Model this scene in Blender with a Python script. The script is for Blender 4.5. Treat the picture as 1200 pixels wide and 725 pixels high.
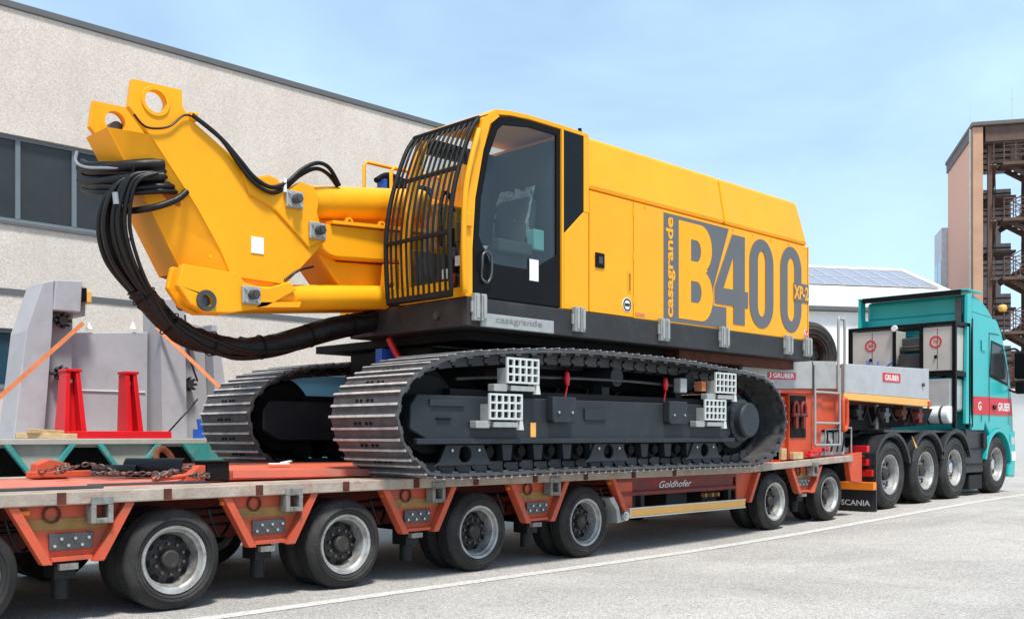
import bpy, bmesh, math, random
from math import pi, sin, cos, radians, atan2, sqrt
from mathutils import Vector, Matrix, Euler
from mathutils.geometry import tessellate_polygon
random.seed(7)
for o in list(bpy.data.objects): bpy.data.objects.remove(o)
SC = bpy.context.scene
COL = SC.collection

# ------------------------------------------------------------------ camera
cam_d = bpy.data.cameras.new('camera'); cam = bpy.data.objects.new('camera', cam_d); COL.objects.link(cam)
cam.location = (0, 0, 1.25); cam.rotation_euler = (radians(90), 0, radians(-45))
cam_d.sensor_width = 36; cam_d.lens = 35.85; cam_d.shift_y = 0.1229
cam_d.clip_start = 0.1; cam_d.clip_end = 3000
SC.camera = cam
SC.render.resolution_x = 1024; SC.render.resolution_y = 618
# ------------------------------------------------------------------ sky, sun, exposure
SUN = Vector((-0.42, -0.91, 2.25)).normalized()
EL = math.asin(SUN.z); AZ = atan2(SUN.x, SUN.y)
world = bpy.data.worlds.new('World'); SC.world = world; world.use_nodes = True
wn = world.node_tree.nodes; wl = world.node_tree.links
bg = wn['Background']; bg.inputs['Strength'].default_value = 0.116
sky = wn.new('ShaderNodeTexSky'); sky.sky_type = 'NISHITA'; sky.sun_disc = False
sky.sun_elevation = EL; sky.sun_rotation = AZ; sky.air_density = 1.0; sky.dust_density = 0.6; sky.ozone_density = 0.9
wtc = wn.new('ShaderNodeTexCoord'); wmp = wn.new('ShaderNodeMapping')
wmp.inputs['Rotation'].default_value = (0.12, 0.05, radians(35)); wmp.inputs['Scale'].default_value = (1.0, 1.5, 3.4)
wns = wn.new('ShaderNodeTexNoise'); wns.inputs['Scale'].default_value = 1.7; wns.inputs['Detail'].default_value = 8; wns.inputs['Roughness'].default_value = 0.54; wns.inputs['Distortion'].default_value = 0.5
wrp = wn.new('ShaderNodeValToRGB'); wrp.color_ramp.elements[0].position = 0.38; wrp.color_ramp.elements[1].position = 0.72
wrp.color_ramp.elements[0].color = (0.38, 0.38, 0.38, 1); wrp.color_ramp.elements[1].color = (0.80, 0.80, 0.80, 1)
wmx = wn.new('ShaderNodeMix'); wmx.data_type = 'RGBA'
wl.new(wtc.outputs['Generated'], wmp.inputs['Vector']); wl.new(wmp.outputs['Vector'], wns.inputs['Vector'])
wl.new(wns.outputs['Fac'], wrp.inputs['Fac']); wl.new(wrp.outputs['Color'], wmx.inputs['Factor'])
wl.new(sky.outputs['Color'], wmx.inputs['A']); wmx.inputs['B'].default_value = (4.3, 6.1, 7.6, 1)
wl.new(wmx.outputs['Result'], bg.inputs['Color'])
sd = bpy.data.lights.new('sun', 'SUN'); sd.energy = 3.45; sd.angle = radians(9); sd.color = (1.0, 0.94, 0.85)
sun = bpy.data.objects.new('sun', sd); COL.objects.link(sun); sun.rotation_euler = SUN.to_track_quat('Z', 'Y').to_euler()
sun.location = (0, -10, 30)
SC.view_settings.view_transform = 'Standard'; SC.view_settings.look = 'None'
SC.view_settings.exposure = 0.62; SC.view_settings.gamma = 1; SC.view_settings.use_curve_mapping = False

# ------------------------------------------------------------------ materials
M = {}
def pm(name, col, rough=.5, metal=0., var=.12, scale=3., bump=0., bscale=90., dirt=None, damt=.0, dscale=5., dlo=.5, coat=0., spec=.34):
    m = bpy.data.materials.new(name); m.use_nodes = True; n = m.node_tree.nodes; l = m.node_tree.links
    b = n['Principled BSDF']; g = n.new('ShaderNodeNewGeometry')
    ns = n.new('ShaderNodeTexNoise'); ns.inputs['Scale'].default_value = scale; ns.inputs['Detail'].default_value = 8; ns.inputs['Roughness'].default_value = .6
    l.new(g.outputs['Position'], ns.inputs['Vector'])
    r = n.new('ShaderNodeValToRGB'); r.color_ramp.elements[0].position = .3; r.color_ramp.elements[1].position = .7
    r.color_ramp.elements[0].color = (*[c*(1-var) for c in col], 1); r.color_ramp.elements[1].color = (*[min(1, c*(1+var)) for c in col], 1)
    l.new(ns.outputs['Fac'], r.inputs['Fac']); out = r.outputs['Color']
    if dirt:
        n2 = n.new('ShaderNodeTexNoise'); n2.inputs['Scale'].default_value = dscale; n2.inputs['Detail'].default_value = 10; n2.inputs['Roughness'].default_value = .7
        l.new(g.outputs['Position'], n2.inputs['Vector'])
        r2 = n.new('ShaderNodeValToRGB'); r2.color_ramp.elements[0].position = dlo; r2.color_ramp.elements[1].position = min(1, dlo+.16)
        r2.color_ramp.elements[1].color = (damt, damt, damt, 1)
        l.new(n2.outputs['Fac'], r2.inputs['Fac'])
        mx = n.new('ShaderNodeMix'); mx.data_type = 'RGBA'; l.new(r2.outputs['Color'], mx.inputs['Factor']); l.new(out, mx.inputs['A']); mx.inputs['B'].default_value = (*dirt, 1)
        out = mx.outputs['Result']
    l.new(out, b.inputs['Base Color'])
    b.inputs['Metallic'].default_value = metal; b.inputs['Specular IOR Level'].default_value = spec
    rr = n.new('ShaderNodeMapRange'); rr.inputs['To Min'].default_value = max(0, rough-.08); rr.inputs['To Max'].default_value = min(1, rough+.08)
    l.new(ns.outputs['Fac'], rr.inputs['Value']); l.new(rr.outputs['Result'], b.inputs['Roughness'])
    b.inputs['Coat Weight'].default_value = coat; b.inputs['Coat Roughness'].default_value = .12
    if bump:
        n3 = n.new('ShaderNodeTexNoise'); n3.inputs['Scale'].default_value = bscale; n3.inputs['Detail'].default_value = 4
        l.new(g.outputs['Position'], n3.inputs['Vector'])
        bp = n.new('ShaderNodeBump'); bp.inputs['Strength'].default_value = bump; bp.inputs['Distance'].default_value = .01
        l.new(n3.outputs['Fac'], bp.inputs['Height']); l.new(bp.outputs['Normal'], b.inputs['Normal'])
    M[name] = m; return m
pm('yellow', (.88, .365, .006), .38, var=.06, scale=1.5, spec=.28, coat=.04, bump=.05, bscale=1.6, dirt=(.78, .345, .03), damt=.4, dscale=2.2, dlo=.5)
pm('yellow_boom', (.87, .368, .007), .45, var=.07, scale=2.0, spec=.25, dirt=(.66, .27, .012), damt=.3, dscale=4, dlo=.57)
pm('yellow_rail', (.82, .35, .01), .45, var=.06, spec=.25)
pm('port_shade_orange', (.42, .11, .006), .5, var=.1)  # darker orange, paints the shade inside the boom's hose opening
pm('seam', (.16, .05, .01), .8)
pm('logo_grey', (.115, .115, .122), .45, var=.04)
pm('letter_yellow', (.88, .365, .006), .42, var=.03, spec=.25)
pm('black_trim', (.006, .006, .0065), .42, var=.15, spec=.12)
pm('black_bar', (.008, .008, .009), .6, var=.2, spec=.25)
pm('skirt', (.026, .026, .028), .55, var=.2, scale=4, dirt=(.065, .055, .048), damt=.4, dscale=6)
pm('slate', (.020, .0245, .030), .5, var=.18, scale=2.5, spec=.35, dirt=(.045, .044, .043), damt=.45, dscale=5, dlo=.52)
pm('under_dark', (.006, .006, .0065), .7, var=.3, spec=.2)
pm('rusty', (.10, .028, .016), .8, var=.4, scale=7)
pm('shoe', (.072, .072, .076), .5, metal=.2, var=.3, scale=9, dirt=(.14, .134, .128), damt=.5, dscale=12, bump=.25, bscale=60)
pm('shoe_edge', (.50, .495, .49), .42, metal=.2, var=.3, scale=12)
pm('galv', (.36, .37, .36), .48, metal=.3, var=.12, scale=14)
pm('galv_text', (.20, .20, .20), .6)
pm('step_white', (.56, .58, .56), .45, var=.08)
pm('steel', (.55, .55, .54), .3, metal=.9, var=.15)
pm('dark_steel', (.10, .10, .105), .42, metal=.7, var=.3)
pm('rubber_hose', (.006, .006, .0065), .45, var=.25, scale=10, bump=.35, bscale=40)
pm('loom', (.007, .007, .007), .5, var=.4, scale=14, bump=.8, bscale=24, dirt=(.035, .033, .03), damt=.5, dscale=18, dlo=.56)
pm('hose_shine', (.35, .36, .38), .25, metal=.5)
pm('tyre', (.024, .023, .0225), .72, var=.25, scale=7, bump=.35, bscale=50, dirt=(.07, .065, .06), damt=.5, dscale=4, dlo=.48)
pm('rim', (.38, .38, .375), .42, metal=.35, var=.2, scale=8, dirt=(.20, .18, .16), damt=.7, dscale=9, dlo=.46)
pm('rim_barrel', (.30, .295, .29), .5, metal=.3, var=.25, scale=8, dirt=(.10, .09, .08), damt=.7, dscale=9, dlo=.45)
pm('hub_dark', (.04, .036, .034), .6, metal=.3, var=.3, dirt=(.13, .11, .09), damt=.5, dscale=14)
pm('orange', (.52, .085, .038), .55, var=.16, scale=3, dirt=(.27, .10, .065), damt=.75, dscale=5, dlo=.5)
pm('orange_bright', (.54, .070, .022), .48, var=.12, scale=3, dirt=(.26, .055, .03), damt=.6, dscale=4, dlo=.55)
pm('red_dark', (.20, .020, .014), .55, var=.3, scale=5, dirt=(.06, .04, .035), damt=.6, dscale=6, dlo=.45)
pm('deck_red', (.56, .15, .10), .65, var=.15, scale=2.2, bump=.2, bscale=60, dirt=(.36, .25, .21), damt=.6, dscale=3.5, dlo=.5)
pm('deck_orange', (.56, .11, .055), .6, var=.15, scale=3, dirt=(.40, .17, .11), damt=.6, dscale=5, dlo=.5)
pm('deck_wood', (.36, .30, .25), .8, var=.22, scale=5, bump=.4, bscale=40, dirt=(.30, .12, .075), damt=.7, dscale=7, dlo=.52)
pm('olive', (.27, .15, .045), .6, var=.25, scale=9)
pm('amber', (.78, .40, .10), .4, var=.08)
pm('guard_edge', (.60, .55, .45), .5)
pm('grey_board', (.38, .37, .36), .5, metal=.1, var=.10, scale=4, dirt=(.26, .23, .20), damt=.5, dscale=6)
pm('grey_panel', (.42, .43, .445), .45, metal=.1, var=.08, scale=4, dirt=(.34, .32, .30), damt=.4, dscale=6)
pm('decal_red', (.55, .02, .03), .4, var=.05)
pm('decal_white', (.80, .80, .78), .5, var=.03)
pm('decal_black', (.015, .015, .015), .5)
pm('red_paint', (.62, .012, .02), .35, var=.08, coat=.2)
pm('steel_grey', (.40, .40, .43), .5, var=.07, scale=2, dirt=(.30, .30, .32), damt=.4, dscale=6)
pm('steel_grey_inner', (.36, .36, .385), .55, var=.07, scale=2.5)
pm('teal', (.018, .40, .395), .32, var=.06, scale=2, coat=.3)
pm('teal_old', (.05, .31, .29), .55, var=.15, scale=4, dirt=(.30, .31, .28), damt=.5, dscale=7)
pm('beige_plate', (.42, .41, .37), .6, var=.14, scale=6)
pm('strap_orange', (.62, .20, .08), .8, var=.15, scale=10)
pm('wood', (.50, .36, .20), .8, var=.25, scale=8, bump=.3, bscale=50)
pm('fender', (.026, .027, .031), .42, var=.12)
pm('chassis', (.010, .010, .0105), .6, var=.3, spec=.3)
pm('silver', (.58, .58, .57), .36, metal=.5, var=.08, scale=5)
pm('cream_box', (.47, .455, .41), .42, var=.07, scale=3)
pm('white_tank', (.74, .74, .72), .35, var=.05)
pm('stone_white', (.78, .77, .74), .7, var=.06, scale=1.2, dirt=(.62, .60, .56), damt=.4, dscale=.8)
pm('roof_trim', (.115, .12, .125), .55, var=.08)
pm('win_frame', (.14, .175, .195), .5, var=.08)
pm('win_dark', (.03, .033, .034), .14, var=.35, scale=.9, spec=.3)
pm('quarter_glass', (.005, .006, .007), .15, var=.2, spec=.2)
pm('win_blue', (.02, .06, .09), .14, var=.3, scale=.9, spec=.3)
pm('wing_frame', (.55, .56, .58), .5)
pm('wing_glass_sky', (.34, .40, .46), .12, spec=.6)  # pale blue base colour stands in for sky mirrored in the panes
pm('steel_brown', (.12, .068, .052), .6, var=.25, scale=2)
pm('concrete_tan', (.50, .29, .19), .8, var=.12, scale=1.2)
pm('roof_dark', (.14, .12, .11), .7)
pm('louver', (.80, .80, .80), .6)
pm('cab_dark', (.06, .062, .063), .6, var=.2)
pm('plastic_wrap', (.34, .38, .38), .22, var=.5, scale=14, bump=.8, bscale=18)
pm('screen_teal', (.22, .50, .46), .4)
pm('blue_plastic', (.02, .10, .45), .4)
pm('lamp_glass', (.75, .42, .10), .25)
pm('lamp_orange', (.75, .20, .02), .3)
pm('lashing_grey', (.24, .235, .22), .55, metal=.2, var=.25, scale=12, dirt=(.10, .08, .07), damt=.7, dscale=14, dlo=.46)
pm('lamp_red', (.55, .015, .012), .25)
pm('glass_lamp', (.5, .5, .5), .15)
pm('chrome', (.75, .75, .75), .15, metal=1)
pm('chain', (.16, .12, .10), .55, metal=.5, var=.4, scale=20)

def glass(name, tint, refl=.035):
    m = bpy.data.materials.new(name); m.use_nodes = True; n = m.node_tree.nodes; l = m.node_tree.links
    n.remove(n['Principled BSDF']); out = n['Material Output']
    t = n.new('ShaderNodeBsdfTransparent'); t.inputs['Color'].default_value = (*tint, 1)
    g = n.new('ShaderNodeBsdfGlossy'); g.inputs['Roughness'].default_value = .03
    lw = n.new('ShaderNodeLayerWeight'); pw = n.new('ShaderNodeMath'); pw.operation = 'POWER'; pw.inputs[1].default_value = 4; l.new(lw.outputs['Facing'], pw.inputs[0])
    f = n.new('ShaderNodeMapRange'); f.inputs['To Min'].default_value = refl; f.inputs['To Max'].default_value = .8; l.new(pw.outputs[0], f.inputs['Value'])
    x = n.new('ShaderNodeMixShader'); l.new(f.outputs['Result'], x.inputs['Fac']); l.new(t.outputs['BSDF'], x.inputs[1]); l.new(g.outputs['BSDF'], x.inputs[2])
    l.new(x.outputs['Shader'], out.inputs['Surface']); M[name] = m
glass('glass_cab', (.80, .86, .86), .05); glass('glass_clear', (.88, .92, .92))

def node_mat(name): 
    m = bpy.data.materials.new(name); m.use_nodes = True; M[name] = m
    return m, m.node_tree.nodes, m.node_tree.links, m.node_tree.nodes['Principled BSDF']
# exposed-aggregate wall
m, n, l, b = node_mat('aggregate')
g = n.new('ShaderNodeNewGeometry'); v = n.new('ShaderNodeTexVoronoi'); v.inputs['Scale'].default_value = 62
l.new(g.outputs['Position'], v.inputs['Vector'])
r = n.new('ShaderNodeValToRGB'); cr = r.color_ramp
cr.elements[0].position = 0; cr.elements[0].color = (.53, .465, .405, 1); cr.elements[1].position = 1; cr.elements[1].color = (.70, .66, .605, 1)
e = cr.elements.new(.35); e.color = (.60, .54, .48, 1); e = cr.elements.new(.7); e.color = (.645, .59, .535, 1)
hsv = n.new('ShaderNodeSeparateColor'); l.new(v.outputs['Color'], hsv.inputs['Color']); l.new(hsv.outputs['Red'], r.inputs['Fac'])
ns = n.new('ShaderNodeTexNoise'); ns.inputs['Scale'].default_value = .8; ns.inputs['Detail'].default_value = 9; ns.inputs['Roughness'].default_value = .65; l.new(g.outputs['Position'], ns.inputs['Vector'])
r2 = n.new('ShaderNodeValToRGB'); r2.color_ramp.elements[0].position = .3; r2.color_ramp.elements[0].color = (.90, .885, .87, 1); r2.color_ramp.elements[1].position = .7; r2.color_ramp.elements[1].color = (1.04, 1.04, 1.04, 1)
l.new(ns.outputs['Fac'], r2.inputs['Fac'])
mx = n.new('ShaderNodeMix'); mx.data_type = 'RGBA'; mx.blend_type = 'MULTIPLY'; mx.inputs['Factor'].default_value = 1
l.new(r.outputs['Color'], mx.inputs['A']); l.new(r2.outputs['Color'], mx.inputs['B']); l.new(mx.outputs['Result'], b.inputs['Base Color'])
sk_ = n.new('ShaderNodeTexNoise'); sk_.inputs['Scale'].default_value = 1.; sk_.inputs['Detail'].default_value = 7; sk_.inputs['Roughness'].default_value = .6
sm_ = n.new('ShaderNodeMapping'); sm_.inputs['Scale'].default_value = (2.6, 1, .16); l.new(g.outputs['Position'], sm_.inputs['Vector']); l.new(sm_.outputs['Vector'], sk_.inputs['Vector'])
sr_ = n.new('ShaderNodeValToRGB'); sr_.color_ramp.elements[0].position = .50; sr_.color_ramp.elements[1].position = .72; sr_.color_ramp.elements[1].color = (.26, .26, .26, 1); l.new(sk_.outputs['Fac'], sr_.inputs['Fac'])
mk_ = n.new('ShaderNodeMix'); mk_.data_type = 'RGBA'; l.new(sr_.outputs['Color'], mk_.inputs['Factor']); l.new(mx.outputs['Result'], mk_.inputs['A']); mk_.inputs['B'].default_value = (.46, .41, .36, 1)
l.new(mk_.outputs['Result'], b.inputs['Base Color'])
bp = n.new('ShaderNodeBump'); bp.inputs['Strength'].default_value = .25; bp.inputs['Distance'].default_value = .006; bp.invert = True
l.new(v.outputs['Distance'], bp.inputs['Height']); l.new(bp.outputs['Normal'], b.inputs['Normal']); b.inputs['Roughness'].default_value = .9
# asphalt yard
m, n, l, b = node_mat('asphalt')
g = n.new('ShaderNodeNewGeometry')
a = n.new('ShaderNodeTexVoronoi'); a.inputs['Scale'].default_value = 95; l.new(g.outputs['Position'], a.inputs['Vector'])
sp = n.new('ShaderNodeSeparateColor'); l.new(a.outputs['Color'], sp.inputs['Color'])
r = n.new('ShaderNodeValToRGB'); cr = r.color_ramp; cr.elements[0].color = (.235, .222, .209, 1); cr.elements[1].color = (.54, .515, .487, 1)
e = cr.elements.new(.5); e.color = (.385, .368, .348, 1); l.new(sp.outputs['Green'], r.inputs['Fac'])
ns = n.new('ShaderNodeTexNoise'); ns.inputs['Scale'].default_value = .55; ns.inputs['Detail'].default_value = 11; ns.inputs['Roughness'].default_value = .66; ns.inputs['Distortion'].default_value = .6; l.new(g.outputs['Position'], ns.inputs['Vector'])
r2 = n.new('ShaderNodeValToRGB'); r2.color_ramp.elements[0].position = .33; r2.color_ramp.elements[0].color = (.80, .80, .79, 1); r2.color_ramp.elements[1].position = .66; r2.color_ramp.elements[1].color = (1.1, 1.09, 1.08, 1)
l.new(ns.outputs['Fac'], r2.inputs['Fac'])
mx = n.new('ShaderNodeMix'); mx.data_type = 'RGBA'; mx.blend_type = 'MULTIPLY'; mx.inputs['Factor'].default_value = 1
l.new(r.outputs['Color'], mx.inputs['A']); l.new(r2.outputs['Color'], mx.inputs['B'])
def mult(src, fac_out, col, name='m'):
    q = n.new('ShaderNodeMix'); q.data_type = 'RGBA'; l.new(fac_out, q.inputs['Factor']); l.new(src, q.inputs['A']); q.inputs['B'].default_value = (*col, 1); return q.outputs['Result']
def ramp(src, p0, p1, v0, v1):
    q = n.new('ShaderNodeValToRGB'); q.color_ramp.elements[0].position = p0; q.color_ramp.elements[1].position = p1
    q.color_ramp.elements[0].color = (v0, v0, v0, 1); q.color_ramp.elements[1].color = (v1, v1, v1, 1); l.new(src, q.inputs['Fac']); return q.outputs['Color']
dn = n.new('ShaderNodeTexNoise'); dn.inputs['Scale'].default_value = 1.6; dn.inputs['Detail'].default_value = 6; l.new(g.outputs['Position'], dn.inputs['Vector'])
wv = n.new('ShaderNodeMix'); wv.data_type = 'VECTOR'; wv.inputs['Factor'].default_value = .18; l.new(g.outputs['Position'], wv.inputs['A']); l.new(dn.outputs['Color'], wv.inputs['B'])
ck = n.new('ShaderNodeTexVoronoi'); ck.feature = 'DISTANCE_TO_EDGE'; ck.inputs['Scale'].default_value = .42; l.new(wv.outputs['Result'], ck.inputs['Vector'])
col_ = mult(mx.outputs['Result'], ramp(ck.outputs['Distance'], .001, .004, .22, 0.), (.16, .15, .14))
st_ = n.new('ShaderNodeTexNoise'); st_.inputs['Scale'].default_value = 1.1; st_.inputs['Detail'].default_value = 5; st_.inputs['Roughness'].default_value = .6
mp_ = n.new('ShaderNodeMapping'); mp_.inputs['Location'].default_value = (3.1, 7.7, 0); l.new(g.outputs['Position'], mp_.inputs['Vector']); l.new(mp_.outputs['Vector'], st_.inputs['Vector'])
col_ = mult(col_, ramp(st_.outputs['Fac'], .62, .72, 0., .35), (.22, .205, .19))
gr_ = n.new('ShaderNodeTexNoise'); gr_.inputs['Scale'].default_value = 34; gr_.inputs['Detail'].default_value = 3; l.new(g.outputs['Position'], gr_.inputs['Vector'])
col_ = mult(col_, ramp(gr_.outputs['Fac'], .66, .72, 0., .6), (.17, .16, .15))
tk_ = n.new('ShaderNodeTexNoise'); tk_.inputs['Scale'].default_value = 1.; tk_.inputs['Detail'].default_value = 6; mt_ = n.new('ShaderNodeMapping'); mt_.inputs['Scale'].default_value = (.10, 2.6, 1); mt_.inputs['Rotation'].default_value = (0, 0, radians(-4))
l.new(g.outputs['Position'], mt_.inputs['Vector']); l.new(mt_.outputs['Vector'], tk_.inputs['Vector'])
col_ = mult(col_, ramp(tk_.outputs['Fac'], .55, .75, 0., .30), (.25, .235, .22))
l.new(col_, b.inputs['Base Color'])
bp = n.new('ShaderNodeBump'); bp.inputs['Strength'].default_value = .45; bp.inputs['Distance'].default_value = .008
l.new(a.outputs['Distance'], bp.inputs['Height']); l.new(bp.outputs['Normal'], b.inputs['Normal']); b.inputs['Roughness'].default_value = .88
# worn paint: white flecks over asphalt
m, n, l, b = node_mat('worn_paint')
g = n.new('ShaderNodeNewGeometry'); ns = n.new('ShaderNodeTexNoise'); ns.inputs['Scale'].default_value = 22; ns.inputs['Detail'].default_value = 9; ns.inputs['Roughness'].default_value = .75; l.new(g.outputs['Position'], ns.inputs['Vector'])
r = n.new('ShaderNodeValToRGB'); r.color_ramp.elements[0].position = .42; r.color_ramp.elements[0].color = (.41, .395, .375, 1); r.color_ramp.elements[1].position = .64; r.color_ramp.elements[1].color = (.66, .64, .62, 1)
l.new(ns.outputs['Fac'], r.inputs['Fac']); l.new(r.outputs['Color'], b.inputs['Base Color']); b.inputs['Roughness'].default_value = .85
# brick
m, n, l, b = node_mat('brick')
tc = n.new('ShaderNodeTexCoord'); sx = n.new('ShaderNodeSeparateXYZ'); l.new(tc.outputs['Object'], sx.inputs[0])
ad = n.new('ShaderNodeMath'); ad.operation = 'ADD'; l.new(sx.outputs['X'], ad.inputs[0]); l.new(sx.outputs['Y'], ad.inputs[1])
cx = n.new('ShaderNodeCombineXYZ'); l.new(ad.outputs[0], cx.inputs['X']); l.new(sx.outputs['Z'], cx.inputs['Y'])
bt = n.new('ShaderNodeTexBrick'); bt.inputs['Scale'].default_value = 4; bt.inputs['Color1'].default_value = (.74, .345, .235, 1); bt.inputs['Color2'].default_value = (.80, .41, .285, 1); bt.inputs['Mortar'].default_value = (.70, .48, .38, 1)
bt.inputs['Mortar Size'].default_value = .03; l.new(cx.outputs[0], bt.inputs['Vector']); l.new(bt.outputs['Color'], b.inputs['Base Color']); b.inputs['Roughness'].default_value = .9
# solar cells, colours lightened to stand in for reflected sky
m, n, l, b = node_mat('solar')
tc = n.new('ShaderNodeTexCoord'); bt = n.new('ShaderNodeTexBrick'); bt.offset = 0; bt.inputs['Scale'].default_value = 1
bt.inputs['Brick Width'].default_value = .16; bt.inputs['Row Height'].default_value = .16; bt.inputs['Mortar Size'].default_value = .008
bt.inputs['Color1'].default_value = (.24, .25, .31, 1); bt.inputs['Color2'].default_value = (.26, .27, .335, 1); bt.inputs['Mortar'].default_value = (.35, .36, .42, 1)
l.new(tc.outputs['Object'], bt.inputs['Vector']); l.new(bt.outputs['Color'], b.inputs['Base Color']); b.inputs['Roughness'].default_value = .18

# ------------------------------------------------------------------ mesh helpers
class MB:
    def __init__(s): s.v = []; s.f = []; s.m = []; s.k = 0
    def add(s, vs, fs):
        o = len(s.v); s.v += [tuple(p) for p in vs]
        for q in fs: s.f.append([i+o for i in q]); s.m.append(s.k)
        return s
    def slot(s, k): s.k = k; return s
    def box(s, x0, x1, y0, y1, z0, z1):
        return s.add([(x0,y0,z0),(x1,y0,z0),(x1,y1,z0),(x0,y1,z0),(x0,y0,z1),(x1,y0,z1),(x1,y1,z1),(x0,y1,z1)],
                     [(0,3,2,1),(4,5,6,7),(0,1,5,4),(1,2,6,5),(2,3,7,6),(3,0,4,7)])
    def hexa(s, lo, hi):
        return s.add(lo+hi, [(0,3,2,1),(4,5,6,7),(0,1,5,4),(1,2,6,5),(2,3,7,6),(3,0,4,7)])
    def bar(s, a, b, w, h, up=(0,0,1)):
        a = Vector(a); b = Vector(b); d = (b-a).normalized(); u = Vector(up)
        if abs(d.dot(u)) > .98: u = Vector((1,0,0))
        r = d.cross(u).normalized(); u = r.cross(d).normalized(); r *= w/2; u *= h/2
        return s.hexa([a-r-u, a+r-u, a+r+u, a-r+u], [b-r-u, b+r-u, b+r+u, b-r+u])
    def cyl(s, a, b, r0, r1=None, n=20, cap=True):
        r1 = r0 if r1 is None else r1
        a = Vector(a); b = Vector(b); d = (b-a).normalized(); u = Vector((0,0,1)) if abs(d.z) < .9 else Vector((1,0,0))
        x = d.cross(u).normalized(); y = d.cross(x)
        vs = [a+(x*cos(2*pi*i/n)+y*sin(2*pi*i/n))*r0 for i in range(n)] + [b+(x*cos(2*pi*i/n)+y*sin(2*pi*i/n))*r1 for i in range(n)]
        fs = [(i, i+n, (i+1)%n+n, (i+1)%n) for i in range(n)]
        if cap: fs += [tuple(range(n)), tuple(range(2*n-1, n-1, -1))]
        return s.add(vs, fs)
    def tube(s, pts, r, n=8, smooth_n=0, closed=False):
        p = [Vector(q) for q in pts]
        if smooth_n: p = catmull(p, smooth_n, closed)
        N = len(p); rings = []; px = None
        for i in range(N):
            if closed: t = (p[(i+1)%N]-p[i-1]).normalized()
            else: t = (p[min(i+1,N-1)]-p[max(i-1,0)]).normalized()
            if px is None:
                u = Vector((0,0,1)) if abs(t.z) < .9 else Vector((1,0,0)); px = t.cross(u).normalized()
            px = (px - t*px.dot(t)).normalized(); y = t.cross(px)
            rings.append([p[i]+(px*cos(2*pi*k/n)+y*sin(2*pi*k/n))*r for k in range(n)])
        vs = [q for rg in rings for q in rg]; fs = []
        for i in range(N if closed else N-1):
            j = (i+1) % N
            for k in range(n): fs.append((i*n+k, i*n+(k+1)%n, j*n+(k+1)%n, j*n+k))
        if not closed: fs += [tuple(range(n-1,-1,-1)), tuple(range((N-1)*n, N*n))]
        return s.add(vs, fs)
    def prism(s, outer, a0, a1, axis='y', holes=()):
        """outline (u,w) extruded along an axis; axis y: (x,z); x: (y,z); z: (x,y)"""
        def P(u, w, a): return {'y': (u, a, w), 'x': (a, u, w), 'z': (u, w, a)}[axis]
        loops = [list(outer)]+[list(h) for h in holes]
        tris = tessellate_polygon([[Vector((u, w, 0)) for u, w in lp] for lp in loops])
        flat = [q for lp in loops for q in lp]; N = len(flat)
        vs = [P(u, w, a0) for u, w in flat]+[P(u, w, a1) for u, w in flat]
        fs = [tuple(t) for t in tris]+[tuple(i+N for i in reversed(t)) for t in tris]
        o = 0
        for lp in loops:
            k = len(lp)
            for i in range(k): fs.append((o+i, o+(i+1)%k, o+(i+1)%k+N, o+i+N))
            o += k
        return s.add(vs, fs)
    def lathe(s, prof, c=(0,0,0), n=40, axis='y'):
        """profile (r, a) revolved round an axis through c"""
        vs = []; K = len(prof)
        for i in range(n):
            q = 2*pi*i/n
            for r, a in prof:
                vs.append({'y': (c[0]+r*cos(q), c[1]+a, c[2]+r*sin(q)), 'z': (c[0]+r*cos(q), c[1]+r*sin(q), c[2]+a), 'x': (c[0]+a, c[1]+r*cos(q), c[2]+r*sin(q))}[axis])
        fs = [(i*K+k, i*K+k+1, ((i+1)%n)*K+k+1, ((i+1)%n)*K+k) for i in range(n) for k in range(K-1)]
        return s.add(vs, fs)
    def mesh(s, name, mats, smooth=None):
        me = bpy.data.meshes.new(name); me.from_pydata(s.v, [], s.f); me.update()
        for mm in (mats if isinstance(mats, (list, tuple)) else [mats]): me.materials.append(M[mm])
        me.polygons.foreach_set('material_index', s.m)
        bm = bmesh.new(); bm.from_mesh(me); bmesh.ops.recalc_face_normals(bm, faces=bm.faces[:]); bm.to_mesh(me); bm.free()
        if smooth:
            me.polygons.foreach_set('use_smooth', [True]*len(me.polygons)); me.set_sharp_from_angle(angle=radians(smooth))
        return me
    def build(s, name, mats, parent=None, smooth=None, bevel=0., label=None):
        return link(name, s.mesh(name, mats, smooth), parent, bevel, label)
WORLD = {}
def link(name, me, parent=None, bevel=0., label=None, loc=(0,0,0), rot=None):
    o = bpy.data.objects.new(name, me); COL.objects.link(o); loc = Vector(loc)
    WORLD[o.name] = loc
    if parent: o.parent = parent; o.location = loc - WORLD[parent.name]
    else: o.location = loc
    if rot: o.rotation_euler = rot
    if bevel:
        bv = o.modifiers.new('bevel', 'BEVEL'); bv.width = bevel; bv.segments = 2; bv.limit_method = 'ANGLE'; bv.angle_limit = radians(35); bv.harden_normals = False
    if label: o['label'] = label
    return o
def catmull(p, k, closed=False):
    out = []; N = len(p)
    for i in range(N if closed else N-1):
        if closed: a, b, c, d = p[i-1], p[i], p[(i+1)%N], p[(i+2)%N]
        else: a, b, c, d = p[max(i-1,0)], p[i], p[i+1], p[min(i+2,N-1)]
        for j in range(k):
            t = j/k; out.append(.5*((2*b)+(c-a)*t+(2*a-5*b+4*c-d)*t*t+(3*b-a-3*c+d)*t**3))
    if not closed: out.append(p[-1])
    return out
def thing(name, label, cat, loc, group=None, rot=None):
    o = bpy.data.objects.new(name, None); COL.objects.link(o); o.location = loc; o.empty_display_size = .2
    WORLD[o.name] = Vector(loc); o['label'] = label; o['category'] = cat
    if group: o['group'] = group
    if rot: o.rotation_euler = rot
    return o
def tag(o, label, cat, group=None):
    o['label'] = label; o['category'] = cat
    if group: o['group'] = group
    return o
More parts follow.
